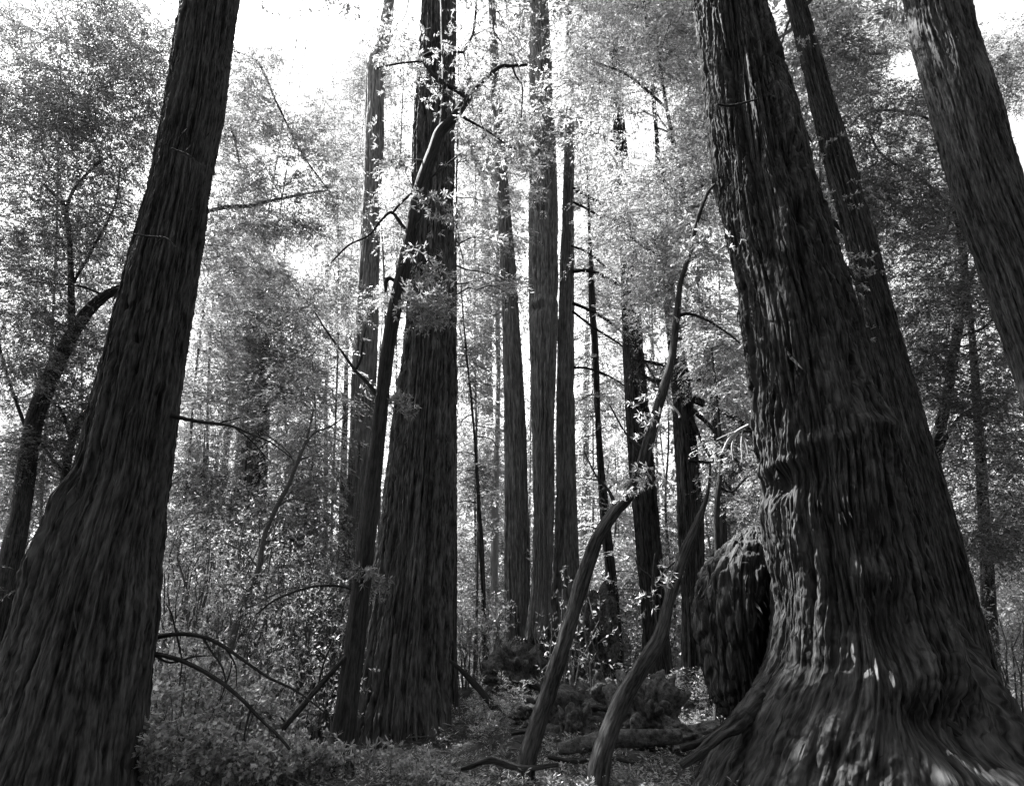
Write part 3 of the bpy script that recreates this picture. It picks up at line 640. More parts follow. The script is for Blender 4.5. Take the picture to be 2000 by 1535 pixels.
stem_tree("bay_tree", "slender dark leaning stem crossing the broad furrowed redwood, forking near the top", "tree", 10.0,
    [(668, 1465, 50), (683, 1340, 42), (700, 1190, 38), (722, 1000, 36), (738, 850, 28), (748, 760, 26), (762, 650, 27), (781, 560, 28), (805, 450, 27), (824, 360, 26), (846, 295, 23), (860, 258, 21), (885, 232, 19), (905, 206, 16), (915, 192, 15)],
    [[(862, 262, 14), (867, 215, 13), (869, 150, 12), (867, 70, 12), (864, -10, 10), (858, -80, 8)],
     [(915, 194, 12), (940, 162, 10), (975, 132, 8), (1000, 129, 6), (1030, 127, 5)],
     [(915, 194, 12), (895, 178, 11), (870, 165, 10), (845, 145, 9), (827, 118, 8), (838, 106, 7), (870, 100, 6), (905, 103, 5)],
     [(905, 103, 5), (915, 85, 5), (925, 60, 5), (930, 10, 4)], [(827, 120, 5), (800, 122, 4), (770, 126, 4), (735, 134, 3)],
     [(738, 775, 8), (715, 745, 7), (695, 725, 6), (670, 690, 5), (640, 650, 4), (615, 610, 3)], [(695, 722, 5), (705, 700, 5), (708, 672, 4), (715, 640, 3)],
     [(803, 460, 8), (785, 440, 7), (765, 415, 6), (745, 430, 5), (720, 460, 4), (680, 480, 4), (640, 520, 3)],
     [(781, 560, 7), (765, 545, 7), (755, 548, 9), (753, 570, 5)], [(765, 418, 5), (790, 390, 5), (850, 340, 4), (900, 300, 3)],
     [(1000, 129, 4), (1008, 150, 4), (1020, 170, 3), (1018, 230, 3)], [(905, 230, 6), (950, 255, 4), (1000, 290, 3)],
     [(690, 1150, 6), (650, 1143, 5), (600, 1148, 4), (540, 1170, 4), (500, 1200, 3)]],
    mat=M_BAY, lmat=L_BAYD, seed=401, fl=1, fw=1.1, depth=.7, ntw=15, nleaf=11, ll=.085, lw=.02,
    regions=[(795, 500, 890, 600, 9, 34), (800, 580, 885, 625, 9, 24), (890, 60, 1010, 200, 10, 34), (740, 60, 830, 190, 6, 30), (900, 210, 1010, 330, 7, 34), (800, 360, 870, 470, 3, 24), (760, 780, 800, 830, 2, 18), (700, 1080, 740, 1160, 4, 18), (600, 560, 700, 700, 5, 30), (900, -60, 1020, 50, 6, 36), (750, 260, 800, 330, 3, 26), (1000, 220, 1030, 320, 4, 22)])
stem_tree("bay_tree", "long leaning forked stem rising from beside the fallen logs past the dark straight redwood", "tree", 8.0,
    [(1035, 1465, 35), (1075, 1340, 32), (1110, 1230, 30), (1142, 1120, 27), (1168, 1050, 25), (1200, 1000, 23), (1240, 950, 21), (1262, 880, 22), (1283, 805, 19), (1302, 740, 16), (1315, 680, 13), (1322, 612, 13), (1330, 550, 9), (1345, 500, 9), (1362, 430, 8), (1380, 382, 6), (1396, 360, 4)],
    [[(1322, 618, 8), (1345, 613, 6), (1380, 625, 5), (1420, 650, 4), (1445, 670, 3)], [(1205, 1000, 10), (1190, 960, 6), (1165, 930, 4), (1140, 880, 3)], [(1262, 880, 8), (1225, 850, 4), (1190, 790, 3)]],
    mat=M_BAYL, amp=.13, seed=402, fl=1, fw=1.1, depth=.6, ntw=9, nleaf=9, ll=.07, lw=.016, regions=[(1250, 780, 1300, 960, 5, 22), (1330, 420, 1400, 620, 12, 34), (1200, 930, 1250, 1000, 2, 16)])
stem_tree("bay_tree", "shorter leaning stem with sharp elbow beside the dark redwood and the burl", "tree", 7.6,
    [(1178, 1465, 38), (1215, 1370, 34), (1252, 1305, 31), (1288, 1245, 29), (1305, 1180, 22), (1325, 1110, 24), (1345, 1060, 20), (1362, 1020, 15), (1372, 995, 11), (1384, 955, 6), (1388, 900, 3)],
    [[(1290, 1240, 6), (1277, 1180, 5), (1275, 1120, 4), (1280, 1080, 3)], [(1278, 1140, 4), (1300, 1115, 4), (1320, 1095, 3)], [(1276, 1130, 4), (1250, 1110, 3), (1240, 1090, 2)]],
    mat=M_BAYL, amp=.13, seed=403, fl=1, fw=1.1, depth=.5, ntw=5, nleaf=7, ll=.06, lw=.014, regions=[(1250, 1080, 1320, 1180, 4, 18), (1370, 880, 1400, 960, 2, 14)])
stem_tree("sapling", "crooked dark sapling leaning over the leafy clearing", "young tree", 11.5,
    [(425, 1400, 18), (436, 1330, 17), (447, 1275, 15), (470, 1190, 13), (492, 1140, 13), (505, 1110, 11), (512, 1070, 10), (520, 1035, 9), (540, 990, 9), (562, 950, 8), (578, 910, 7), (592, 875, 6), (605, 835, 4), (612, 800, 3)],
    [[(596, 868, 4), (615, 845, 4), (650, 830, 3), (690, 800, 2)], [(578, 910, 4), (560, 880, 3), (520, 850, 3), (470, 830, 2)], [(505, 1110, 5), (480, 1080, 3), (440, 1060, 3)], [(540, 990, 4), (570, 975, 3), (610, 980, 2)], [(470, 1190, 5), (500, 1180, 4), (560, 1150, 3), (610, 1145, 2)]],
    mat=M_TWIG, seed=404, fl=1, fw=1.1, depth=.8, style='red', ntw=12, nleaf=14, ll=.05, lw=.013, regions=[(420, 780, 700, 900, 14, 34), (400, 1000, 640, 1200, 12, 34)])
stem_tree("bay_tree", "curved mossy trunk arching out from behind the dark leaning redwood", "tree", 12.0,
    [(40, 1000, 34), (60, 860, 33), (78, 790, 31), (110, 715, 29), (140, 655, 26), (170, 610, 23), (205, 578, 18), (245, 560, 14), (300, 548, 10), (350, 520, 8)],
    [[(140, 655, 14), (139, 560, 12), (136, 480, 10), (128, 410, 9), (110, 385, 6), (85, 360, 5)], [(128, 410, 7), (145, 370, 6), (185, 325, 5), (215, 305, 4)], [(205, 578, 6), (160, 560, 4), (110, 555, 4), (60, 550, 3)], [(60, 860, 8), (30, 780, 6), (0, 680, 5), (-20, 560, 4)],
     [(139, 560, 6), (190, 470, 5), (225, 400, 4), (235, 330, 3)]],
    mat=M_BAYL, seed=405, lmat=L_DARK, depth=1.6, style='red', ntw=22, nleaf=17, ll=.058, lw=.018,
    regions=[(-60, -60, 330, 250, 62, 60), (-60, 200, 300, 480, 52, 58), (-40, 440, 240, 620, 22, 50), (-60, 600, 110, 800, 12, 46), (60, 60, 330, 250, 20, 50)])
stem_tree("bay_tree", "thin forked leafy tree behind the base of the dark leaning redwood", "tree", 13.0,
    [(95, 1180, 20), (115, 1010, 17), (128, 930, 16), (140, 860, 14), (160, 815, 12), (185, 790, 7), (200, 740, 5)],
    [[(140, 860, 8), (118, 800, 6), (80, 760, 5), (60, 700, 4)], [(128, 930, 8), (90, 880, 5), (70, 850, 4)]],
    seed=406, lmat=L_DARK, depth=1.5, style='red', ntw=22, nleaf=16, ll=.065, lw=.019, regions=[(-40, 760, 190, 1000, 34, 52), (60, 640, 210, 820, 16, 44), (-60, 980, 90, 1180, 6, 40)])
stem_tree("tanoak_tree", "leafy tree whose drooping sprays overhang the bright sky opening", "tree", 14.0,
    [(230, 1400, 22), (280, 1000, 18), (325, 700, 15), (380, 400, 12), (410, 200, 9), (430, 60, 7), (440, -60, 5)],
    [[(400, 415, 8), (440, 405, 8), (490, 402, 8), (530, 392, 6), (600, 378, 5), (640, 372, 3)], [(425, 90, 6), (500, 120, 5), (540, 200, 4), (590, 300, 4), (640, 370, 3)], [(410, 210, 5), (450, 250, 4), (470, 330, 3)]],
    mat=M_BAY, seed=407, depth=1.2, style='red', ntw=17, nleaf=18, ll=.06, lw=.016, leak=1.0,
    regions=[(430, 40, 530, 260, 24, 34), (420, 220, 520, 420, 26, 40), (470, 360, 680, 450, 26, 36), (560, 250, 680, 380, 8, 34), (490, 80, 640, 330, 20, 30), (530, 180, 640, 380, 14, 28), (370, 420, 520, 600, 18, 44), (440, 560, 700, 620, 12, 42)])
stem_tree("bay_tree", "big tree with shade-toned leaves filling the space between the two leaning redwoods", "tree", 17.0,
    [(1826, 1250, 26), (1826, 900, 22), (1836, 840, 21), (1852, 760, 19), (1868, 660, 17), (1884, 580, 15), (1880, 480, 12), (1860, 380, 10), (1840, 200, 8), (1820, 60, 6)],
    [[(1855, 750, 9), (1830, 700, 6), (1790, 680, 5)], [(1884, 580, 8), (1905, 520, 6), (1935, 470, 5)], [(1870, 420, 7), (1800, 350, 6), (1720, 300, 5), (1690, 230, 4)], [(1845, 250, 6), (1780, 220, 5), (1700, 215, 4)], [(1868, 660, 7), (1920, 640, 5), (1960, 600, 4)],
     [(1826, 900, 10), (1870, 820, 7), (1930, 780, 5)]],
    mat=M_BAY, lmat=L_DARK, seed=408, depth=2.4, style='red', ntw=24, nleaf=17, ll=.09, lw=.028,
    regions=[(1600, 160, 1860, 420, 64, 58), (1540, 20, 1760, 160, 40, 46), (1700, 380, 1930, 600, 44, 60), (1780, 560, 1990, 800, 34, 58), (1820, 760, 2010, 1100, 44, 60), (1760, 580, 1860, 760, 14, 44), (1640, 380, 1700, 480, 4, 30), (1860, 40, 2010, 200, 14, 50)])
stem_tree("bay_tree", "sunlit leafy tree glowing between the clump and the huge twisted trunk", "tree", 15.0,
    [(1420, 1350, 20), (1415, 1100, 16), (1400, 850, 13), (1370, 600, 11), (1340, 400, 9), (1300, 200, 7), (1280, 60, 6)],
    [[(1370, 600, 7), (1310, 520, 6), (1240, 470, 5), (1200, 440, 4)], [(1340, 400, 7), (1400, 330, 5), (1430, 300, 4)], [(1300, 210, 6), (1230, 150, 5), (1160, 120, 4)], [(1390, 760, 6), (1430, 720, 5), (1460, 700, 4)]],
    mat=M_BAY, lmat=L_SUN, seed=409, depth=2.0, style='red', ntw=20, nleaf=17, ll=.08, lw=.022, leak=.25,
    regions=[(1130, -40, 1390, 160, 40, 58), (1290, 100, 1400, 420, 36, 52), (1130, 140, 1250, 330, 12, 42), (1190, 320, 1400, 480, 40, 50), (1210, 460, 1420, 640, 34, 46), (1340, 620, 1460, 780, 12, 40)])
stem_tree("bay_tree", "leafy tree with fan-like sprays beside the burl", "young tree", 12.0,
    [(1400, 1420, 16), (1405, 1200, 13), (1400, 1000, 11), (1408, 900, 9), (1400, 780, 6), (1390, 680, 4)],
    [[(1404, 900, 6), (1440, 850, 5), (1470, 840, 4)], [(1402, 950, 5), (1430, 960, 4), (1460, 930, 3)], [(1400, 780, 4), (1440, 760, 3)]],
    seed=410, depth=1.0, style='red', ntw=14, nleaf=16, ll=.05, lw=.011, regions=[(1350, 640, 1470, 800, 16, 34), (1390, 860, 1480, 1010, 9, 32)])

# understory conifers and hardwoods filling the middle distance
UND = [  # Y, base px, top (px,py), style, label, regions, leaf len, material
 (20, 400, (430, 420), 'red', "leafy understory tree in the clearing close behind the dark leaning redwood", [(340, 560, 520, 820, 20, 60), (340, 820, 430, 1000, 8, 50), (350, 1010, 480, 1200, 14, 50)], .10, 'b'),
 (22, 560, (560, 400), 'red', "tall understory tree with loose foliage in the middle of the clearing", [(480, 420, 660, 700, 26, 62), (550, 680, 650, 900, 16, 50), (470, 680, 560, 790, 6, 44)], .11, 'b'),
 (18, 600, (610, 700), 'red', "feathery young conifer in front of the distant double trunk", [(420, 980, 640, 1200, 30, 60), (540, 720, 650, 1000, 16, 52)], .10, 'r'),
 (22, 660, (650, 120), 'red', "pale feathery foliage tree hiding the upper part of the narrow tall redwood", [(640, 100, 720, 330, 34, 46), (640, 300, 720, 560, 26, 44), (700, 60, 740, 180, 6, 26), (650, 560, 700, 700, 6, 34)], .085, 'r'),
 (16, 740, (740, 330), 'red', "wispy tree between the narrow tall redwood and the dark leaning stem", [(750, 340, 800, 480, 9, 28), (752, 560, 790, 760, 4, 24)], .075, 'b'),
 (23, 920, (930, 200), 'red', "fine-leaved conifer filling the slot beside the broad redwood's upper trunk", [(895, 300, 985, 620, 36, 40), (895, 600, 980, 800, 14, 36), (900, 60, 1030, 330, 34, 44)], .11, 'r'),
 (26, 930, (935, 780), 'red', "low feathery conifer filling the slot beside the broad redwood's base", [(895, 800, 985, 1100, 26, 40), (895, 1060, 985, 1340, 22, 40)], .12, 'r'),
 (25, 1145, (1150, 340), 'red', "conifer behind the thin crooked redwood", [(1120, 150, 1215, 420, 22, 44), (1125, 400, 1215, 800, 30, 42), (1120, 780, 1240, 1000, 10, 40)], .12, 'r'),
 (24, 1190, (1190, 900), 'red', "bright low tree between the thin crooked redwood and the dark straight one", [(1150, 1040, 1250, 1340, 26, 44)], .12, 'b'),
 (22, 1310, (1300, 700), 'bay', "bright loose tree behind the leaning forked stem", [(1260, 640, 1330, 900, 10, 36), (1280, 940, 1330, 1300, 20, 40)], .11, 'b'),
 (20, 1430, (1430, 700), 'red', "sunlit conifer behind the black drooping limbs", [(1370, 800, 1480, 1100, 34, 46), (1350, 660, 1470, 800, 14, 42), (1380, 1060, 1440, 1250, 8, 36)], .095, 'r'),
 (15, 1600, (1600, 100), 'bay', "sunlit foliage tree squeezed between the huge trunk and the leaning redwood behind", [(1530, 100, 1620, 330, 14, 38), (1580, 300, 1680, 560, 22, 38), (1650, 540, 1720, 680, 8, 30)], .075, 'b'),
 (24, 1900, (1880, 760), 'red', "dark conifer low beyond the leaning redwoods", [(1840, 900, 2010, 1200, 36, 56), (1900, 1150, 2010, 1400, 14, 50)], .12, 'r'),
 (24, 150, (150, 300), 'red', "distant leafy tree behind the curved mossy trunk", [(-40, 300, 330, 700, 46, 66), (-20, 650, 200, 1000, 26, 60)], .12, 'b'),
 (17, 60, (120, 60), 'red', "tall leafy tree behind the curved mossy trunk, its crown filling the upper corner", [(-60, -60, 340, 300, 60, 60), (-60, 280, 300, 620, 44, 60)], .085, 'd'),
 (19, 300, (430, 380), 'red', "feathery tree just past the dark leaning redwood's sunny side", [(380, 420, 560, 640, 20, 50), (330, 640, 430, 860, 9, 44), (390, 120, 470, 400, 14, 40)], .09, 'r'),
 (22, 775, (790, 100), 'red', "narrow feathery tree in the slot between the tall narrow redwood and the broad furrowed one", [(752, 60, 815, 420, 26, 36), (745, 420, 790, 700, 10, 30)], .10, 'r'),
 (19, 380, (400, 840), 'bay', "dense low leafy thicket tree between the dark leaning redwood and the double trunk", [(330, 860, 450, 1240, 34, 50)], .09, 'b'),
 (19, 620, (590, 900), 'bay', "dense low leafy thicket tree between the crooked sapling and the tall narrow redwood", [(530, 940, 660, 1260, 34, 50)], .09, 'b'),
 (18, 480, (480, 1010), 'bay', "low bushy young tree hiding the foot of the distant double trunk", [(420, 1030, 560, 1280, 30, 50)], .085, 'b'),
 (27, 330, (400, 700), 'red', "tall conifer in the haze beyond the leafy clearing", [(340, 560, 640, 860, 30, 66), (360, 850, 640, 1150, 20, 66)], .14, 'r'),
 (19, 1060, (1060, 200), 'red', "young conifer with sprays across the upper trunks of the clump", [(1000, 200, 1120, 330, 6, 34), (1080, 60, 1140, 160, 6, 30), (1010, 330, 1040, 480, 4, 24)], .08, 'r'),
]
for k, (Y, bx, top, st, label, regs, ll, mt) in enumerate(UND):
    rk = np.random.default_rng(k); w_ = rk.uniform(-14, 14, 3); p = [(bx, 1420, 6 * 20 / Y), (bx + (top[0] - bx) * .2 + w_[0], 1200, 5.4 * 20 / Y), (bx + (top[0] - bx) * .4 + w_[1], 1000, 5 * 20 / Y), (bx + (top[0] - bx) * .7 + w_[2], (1000 + top[1]) / 2, 4 * 20 / Y), (top[0], top[1], 2)]
    stem_tree("understory_tree" if mt != 'r' else "young_conifer", label, "tree", Y, p, mat=M_TWIG, seed=500 + k, regions=regs, depth=2.2, style=st, ntw=22, nleaf=18, ll=ll, lw=ll * (.30 if st == 'bay' else .27), lmat={'b': L_BAY, 'r': L_RED, 'd': L_DARK}[mt], n=50, seg=10)

# ------------------------------------------------------------------ the far wood, one mass
def far_wood():
    v = Veg(900); r = v.r
    for k in range(250):
        Y = 32 + 62 * r.random() ** 1.2; px = r.uniform(-150, 2150); base = P(px, 1340, Y); x = base[0]; z0 = gz1(x, Y)
        H = r.uniform(10, 24) + (Y - 30) * .22
        if 440 < px < 720: H *= .82
        lean = r.normal() * .02; rad = H * .0045
        zz = np.linspace(0, H, 6); pts = np.stack([x + lean * zz, np.full(6, Y), z0 + zz], 1)
        v.tube(pts, np.linspace(rad, .03, 6), 6)
        ax = lambda q: (np.array([x + lean * (q - z0), Y, q]), rad * max(.1, 1 - (q - z0) / H))
        s = Y / 45.
        redwood_crown(v, ax, z0 + H * r.uniform(.0, .12), z0 + H, r.uniform(2.2, 4.0) * s ** .5, 40, 13, 9, .32 * s, .13 * s)
    tag(v.build("distant_woodland", [L_FAR, M_FAR]), "hazy mass of sunlit trees far behind the trunks", "woodland", kind="stuff")
far_wood()

# unseen redwoods added round and behind the viewer, to shade the near trunks
def near_wood():
    v = Veg(950); r = v.r
    for k in range(46):
        if k < 30: x = r.uniform(-26, 26); Y = r.uniform(-26, -2.5)
        else: x = r.choice([-1, 1]) * r.uniform(17, 32); Y = r.uniform(-3, 7)
        z0 = gz1(x, Y); H = r.uniform(24, 36); rad = r.uniform(.25, .6)
        zz = np.linspace(0, H, 8); v.tube(np.stack([np.full(8, x), np.full(8, Y), z0 + zz], 1), np.linspace(rad, .04, 8), 10)
        ax = lambda q: (np.array([x, Y, q]), rad * max(.1, 1 - (q - z0) / H))
        redwood_crown(v, ax, z0 + r.uniform(4, 10), z0 + H, 5.0, 34, 14, 12, .42, .16, mask=False)
    tag(v.build("added_shade_woodland", [L_RED, M_RED]), "redwoods standing all round the viewpoint with their crowns overhead", "woodland", kind="stuff")
near_wood()

# ------------------------------------------------------------------ the sunlit air
def haze(x0, x1, y0, y1, z0, z1, dens):
    V = [(x, y, z) for x in (x0, x1) for y in (y0, y1) for z in (z0, z1)]
    Q = [(0, 1, 3, 2), (4, 6, 7, 5), (0, 4, 5, 1), (2, 3, 7, 6), (0, 2, 6, 4), (1, 5, 7, 3)]
    m, n, out = new_mat("haze_air"); p = n.nodes.new("ShaderNodeVolumePrincipled")
    p.inputs["Color"].default_value = (.9, .9, .9, 1); p.inputs["Density"].default_value = dens; p.inputs["Anisotropy"].default_value = .3
    n.links.new(p.outputs[0], out.inputs["Volume"])
    tag(mesh_from("haze", V, faces4=Q, mats=[m], smooth=False), kind="stuff")
if HAZE > 0: haze(-520, 520, -420, 730, -30, 62, HAZE)
# ------------------------------------------------------------------ shrubs and small plants
def shrub(label, px, py, Y, w, h, seed, ll=.05, lw=.022, n=14, style='bay', mat=None, kind="shrub", cat="shrub", ntw=12, nleaf=12, group=None, lean=0):
    """px,py: where its foot meets the soil; w,h spread and height in metres"""
    b = P(px, py, Y); b[2] = gz1(b[0], Y); r = np.random.default_rng(seed)
    root = empty(kind, b, label, cat, group)
    v = Veg(seed); P0 = []; D = []; LL = []
    for k in range(n):
        az = r.uniform(0, 6.28); rr = r.uniform(.1, 1) ** .6 * w / 2; hh = h * r.uniform(.45, 1)
        tip = b + np.array([rr * math.cos(az) + lean * hh, rr * math.sin(az), hh])
        t = np.linspace(0, 1, 6)[:, None]; b0 = b + (tip - b) * np.array([.55, .55, 0]); b0[2] = gz1(b0[0], b0[1]) - .05; pts = b0 + (tip - b0) * t; pts[:, 2] += (t[:, 0] * (1 - t[:, 0])) * h * .35; pts[1:] += r.normal(size=(5, 3)) * .02 * h
        v.tube(pts, np.linspace(.012, .003, 6) * max(.5, h / 1.5), 4)
        q = r.random(ntw) * .7 + .3; c = np.stack([np.interp(q, t[:, 0], pts[:, m]) for m in range(3)], 1)
        P0.append(c); D.append(r.normal(size=(ntw, 3)) * .6 + (tip - b) / np.linalg.norm(tip - b) * .5); LL.append(r.uniform(.12, .32, ntw) * max(.5, h / 1.4))
    v.sprays(np.concatenate(P0), np.concatenate(D), np.concatenate(LL), nleaf, ll * 1.15, lw * 1.25, style, droop=.1, wr=.002)
    v.build("foliage", [mat or L_SHR, M_TWIG], root); return root
shrub("broad shrub with rounded glossy leaves beside the foot of the dark leaning redwood", 330, 1510, 9.5, 1.6, 1.5, 601, .055, .034, 22)
shrub("shrub with rounded leaves below the arching bare branches", 430, 1500, 10.2, 1.6, 1.3, 602, .055, .034, 22)
shrub("loose shrub around the foot of the crooked sapling", 420, 1470, 12.3, 2.4, 2.8, 603, .05, .018, 44)
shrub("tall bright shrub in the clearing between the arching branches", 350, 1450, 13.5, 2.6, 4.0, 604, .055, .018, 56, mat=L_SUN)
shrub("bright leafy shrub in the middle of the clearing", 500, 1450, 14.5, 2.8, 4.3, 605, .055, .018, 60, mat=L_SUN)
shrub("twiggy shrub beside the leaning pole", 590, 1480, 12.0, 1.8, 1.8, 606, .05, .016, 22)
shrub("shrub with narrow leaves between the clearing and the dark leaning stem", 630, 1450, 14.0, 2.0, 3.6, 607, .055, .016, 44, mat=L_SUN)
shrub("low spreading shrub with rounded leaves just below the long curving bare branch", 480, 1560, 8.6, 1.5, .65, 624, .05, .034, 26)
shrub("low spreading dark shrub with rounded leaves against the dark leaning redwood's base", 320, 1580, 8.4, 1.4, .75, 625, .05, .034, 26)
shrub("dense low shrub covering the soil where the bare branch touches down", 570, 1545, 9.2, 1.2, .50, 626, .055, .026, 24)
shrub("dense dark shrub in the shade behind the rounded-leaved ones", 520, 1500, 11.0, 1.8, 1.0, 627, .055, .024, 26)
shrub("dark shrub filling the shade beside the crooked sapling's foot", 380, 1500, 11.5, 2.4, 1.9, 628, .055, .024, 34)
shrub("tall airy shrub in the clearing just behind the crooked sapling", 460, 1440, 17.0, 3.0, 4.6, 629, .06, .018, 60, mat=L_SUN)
shrub("tall airy shrub in the clearing in front of the narrow tall redwood", 600, 1430, 17.5, 2.6, 4.4, 630, .06, .018, 50, mat=L_SUN)
shrub("small leafy plant hugging the foot of the first leaning forked stem", 1050, 1500, 8.3, .7, .35, 631, .04, .014, 12, 'red')
shrub("small leafy plant hugging the foot of the sharp-elbowed leaning stem", 1190, 1500, 7.9, .7, .35, 632, .04, .014, 12, 'red')
shrub("low ferny plant on the dark mound between the two leaning stems", 1130, 1450, 9.6, 1.0, .4, 633, .04, .012, 18, 'red')
shrub("low ferny plant on the open litter under the first leaning stem", 960, 1540, 7.9, .9, .35, 634, .04, .012, 16, 'red')
shrub("low ferny plant on the open litter between the leaning stems' feet", 1110, 1550, 7.5, .8, .3, 635, .04, .012, 16, 'red')
shrub("low ferny plant beside the huge flared base", 1290, 1545, 7.6, .8, .35, 636, .04, .012, 16, 'red')
shrub("small leafy clump at the open edge of the rounded-leaved shrubs", 820, 1540, 8.4, .9, .35, 637, .045, .02, 14)
shrub("small laurel seedling at the foot of the broad furrowed redwood", 760, 1500, 9.6, .8, .50, 608, .085, .024, 5, ntw=6, nleaf=9, mat=L_BAY)
shrub("sparse laurel shoots before the furrowed redwood's root flare", 840, 1520, 9.2, .6, .42, 609, .085, .024, 4, ntw=6, nleaf=8, mat=L_BAY)
shrub("laurel shoots clustered around the foot of the dark leaning stem", 690, 1520, 9.2, .7, .50, 610, .085, .024, 5, ntw=6, nleaf=9, mat=L_BAY)
shrub("low leafy shoots at the bottom of the clearing under the leaning pole", 600, 1520, 10.0, 1.0, .45, 611, .06, .02, 10)
shrub("low fine-leaved plant on the slope below the short leaning pole", 930, 1440, 11.5, 1.2, .7, 612, .05, .012, 16, 'red')
shrub("low fine-leaved plant against the root ball of the clump", 975, 1395, 13.5, 1.1, .9, 613, .05, .012, 16, 'red')
shrub("laurel sapling with pale leaf clusters before the clump", 1140, 1400, 12.5, 1.3, 2.9, 614, .07, .022, 9, ntw=6, nleaf=7, mat=L_BAY)
shrub("tall thin laurel shoots whose leaves cross the clump's bases", 1080, 1420, 12.0, 1.0, 2.7, 615, .07, .022, 7, ntw=5, nleaf=7, mat=L_BAY)
shrub("ferny plant at the foot of the redwood behind the burl", 1400, 1440, 13.0, .9, 1.2, 616, .05, .012, 16, 'red')
shrub("ferny plant between the dark straight redwood and its neighbour", 1310, 1440, 14.5, 1.2, .9, 617, .05, .012, 16, 'red')
shrub("bright shrub seen through the slot beside the broad redwood", 915, 1400, 19, 2.0, 2.6, 618, .09, .03, 24)
shrub("bright shrub between the clump and the dark straight redwood", 1200, 1390, 23, 2.4, 2.4, 619, .10, .032, 24)
shrub("shrub beyond the two leaning redwoods by the picture edge", 1960, 1440, 14, 2.2, 2.6, 620, .06, .02, 26)
shrub("shrub behind the foot of the dark leaning redwood on its outer side", 60, 1440, 13, 2.4, 2.2, 621, .06, .02, 20)
shrub("hazy bush far back under the distant double trunk", 470, 1400, 24, 4.0, 4.2, 622, .12, .038, 36)
shrub("hazy bush far back beside the narrow tall redwood", 610, 1400, 23, 3.6, 4.0, 623, .12, .038, 36)

# ------------------------------------------------------------------ fallen wood, bare branches, stumps, rocks
def lone(kind, label, cat, Y, path, mat, seed=1, n=60, seg=16, amp=.1, twigs=()):
    pts, rad = ppts(path, Y)
    if not twigs:
        o = wood_tube(kind, mat, pts, rad, n=n, seg=seg, seed=seed, amp=amp); return tag(o, label, cat)
    root = empty(kind, pts[0], label, cat)
    wood_tube("stem", mat, pts, rad, n=n, seg=seg, seed=seed, amp=amp, parent=root)
    for k, t in enumerate(twigs):
        tp, tr_ = ppts(t, Y); wood_tube("twig", mat, tp, tr_, n=24, seg=6, seed=seed + k + 1, amp=amp, parent=root)
    return root
lone("fallen_branch", "bare branch arching high out over the clearing from beside the dark leaning redwood", "branch", 8.6,
    [(270, 1262, 9), (300, 1246, 9), (350, 1238, 8), (395, 1243, 8), (430, 1258, 7), (470, 1285, 6), (520, 1320, 5), (580, 1350, 4), (640, 1395, 3)], M_BAY, 701,
    twigs=[[(395, 1243, 5), (415, 1275, 4), (432, 1300, 4), (440, 1330, 3), (430, 1370, 2)], [(440, 1265, 4), (460, 1300, 3), (462, 1340, 2)], [(345, 1240, 4), (335, 1200, 3), (325, 1180, 2)], [(345, 1240, 4), (355, 1290, 3), (350, 1340, 2)]])
lone("fallen_branch", "long bare branch curving down to the soil under the higher arching one", "branch", 8.3,
    [(265, 1275, 9), (310, 1278, 9), (355, 1290, 8), (400, 1312, 8), (440, 1338, 8), (475, 1368, 7), (510, 1405, 6), (545, 1438, 6), (575, 1475, 5)], M_BAY, 702,
    twigs=[[(300, 1278, 5), (325, 1292, 5), (345, 1292, 4), (380, 1282, 4), (420, 1280, 2)], [(440, 1338, 4), (450, 1310, 3), (452, 1290, 2)], [(490, 1382, 5), (480, 1420, 4), (475, 1455, 3)]])
lone("dead_branch", "crooked stub branches hugging the edge of the dark leaning redwood", "branch", 8.1,
    [(300, 1150, 7), (311, 1180, 7), (308, 1220, 6), (298, 1260, 8), (292, 1300, 5)], M_BAY, 703)
lone("leaning_pole", "thin dead pole leaning against the foot of the dark leaning stem", "pole", 9.9,
    [(520, 1478, 9), (545, 1432, 12), (585, 1385, 12), (625, 1338, 11), (668, 1290, 9), (676, 1281, 7)], M_BAYL, 704,
    twigs=[[(620, 1344, 4), (628, 1310, 4), (636, 1285, 4), (650, 1255, 2)], [(636, 1285, 3), (615, 1278, 3), (600, 1283, 2)], [(636, 1285, 3), (622, 1270, 2), (612, 1262, 2)], [(560, 1412, 4), (548, 1400, 3)]])
lone("leaning_pole", "short pole leaning down from the broad furrowed redwood to the soil", "pole", 12.0,
    [(878, 1290, 6), (900, 1308, 10), (940, 1350, 13), (975, 1395, 17), (995, 1425, 26), (1010, 1440, 20)], M_BAY, 705)
lone("dead_branch", "bare branch sticking out sideways from the dark leaning redwood at eye level of the clearing", "branch", 7.9,
    [(335, 812, 9), (380, 822, 7), (425, 828, 6), (455, 833, 5), (490, 848, 4), (530, 865, 3), (570, 895, 2)], M_BAY, 706,
    twigs=[[(455, 833, 3), (490, 860, 3), (530, 905, 2)], [(425, 827, 3), (470, 815, 2)]])
lone("dead_branch", "small pale forked twig against the dark leaning redwood's upper bark", "branch", 7.12,
    [(262, 458, 3), (300, 463, 4), (325, 466, 4), (345, 485, 2)], M_BAYL, 707, twigs=[[(318, 465, 3), (305, 475, 3), (300, 487, 2)]])
lone("dead_branch", "pale twig crossing the dark leaning redwood below its highest sprout tuft", "branch", 7.1,
    [(335, 290, 3), (360, 300, 4), (375, 308, 3), (392, 325, 2)], M_BAYL, 708, twigs=[[(350, 270, 2), (360, 258, 3), (365, 252, 2)], [(360, 299, 3), (372, 285, 2)]])
lone("dead_branch", "dead twig sticking from the huge twisted trunk high up", "branch", 6.7,
    [(1400, 204, 4), (1425, 207, 5), (1450, 202, 4), (1480, 194, 3)], M_BAYL, 709)
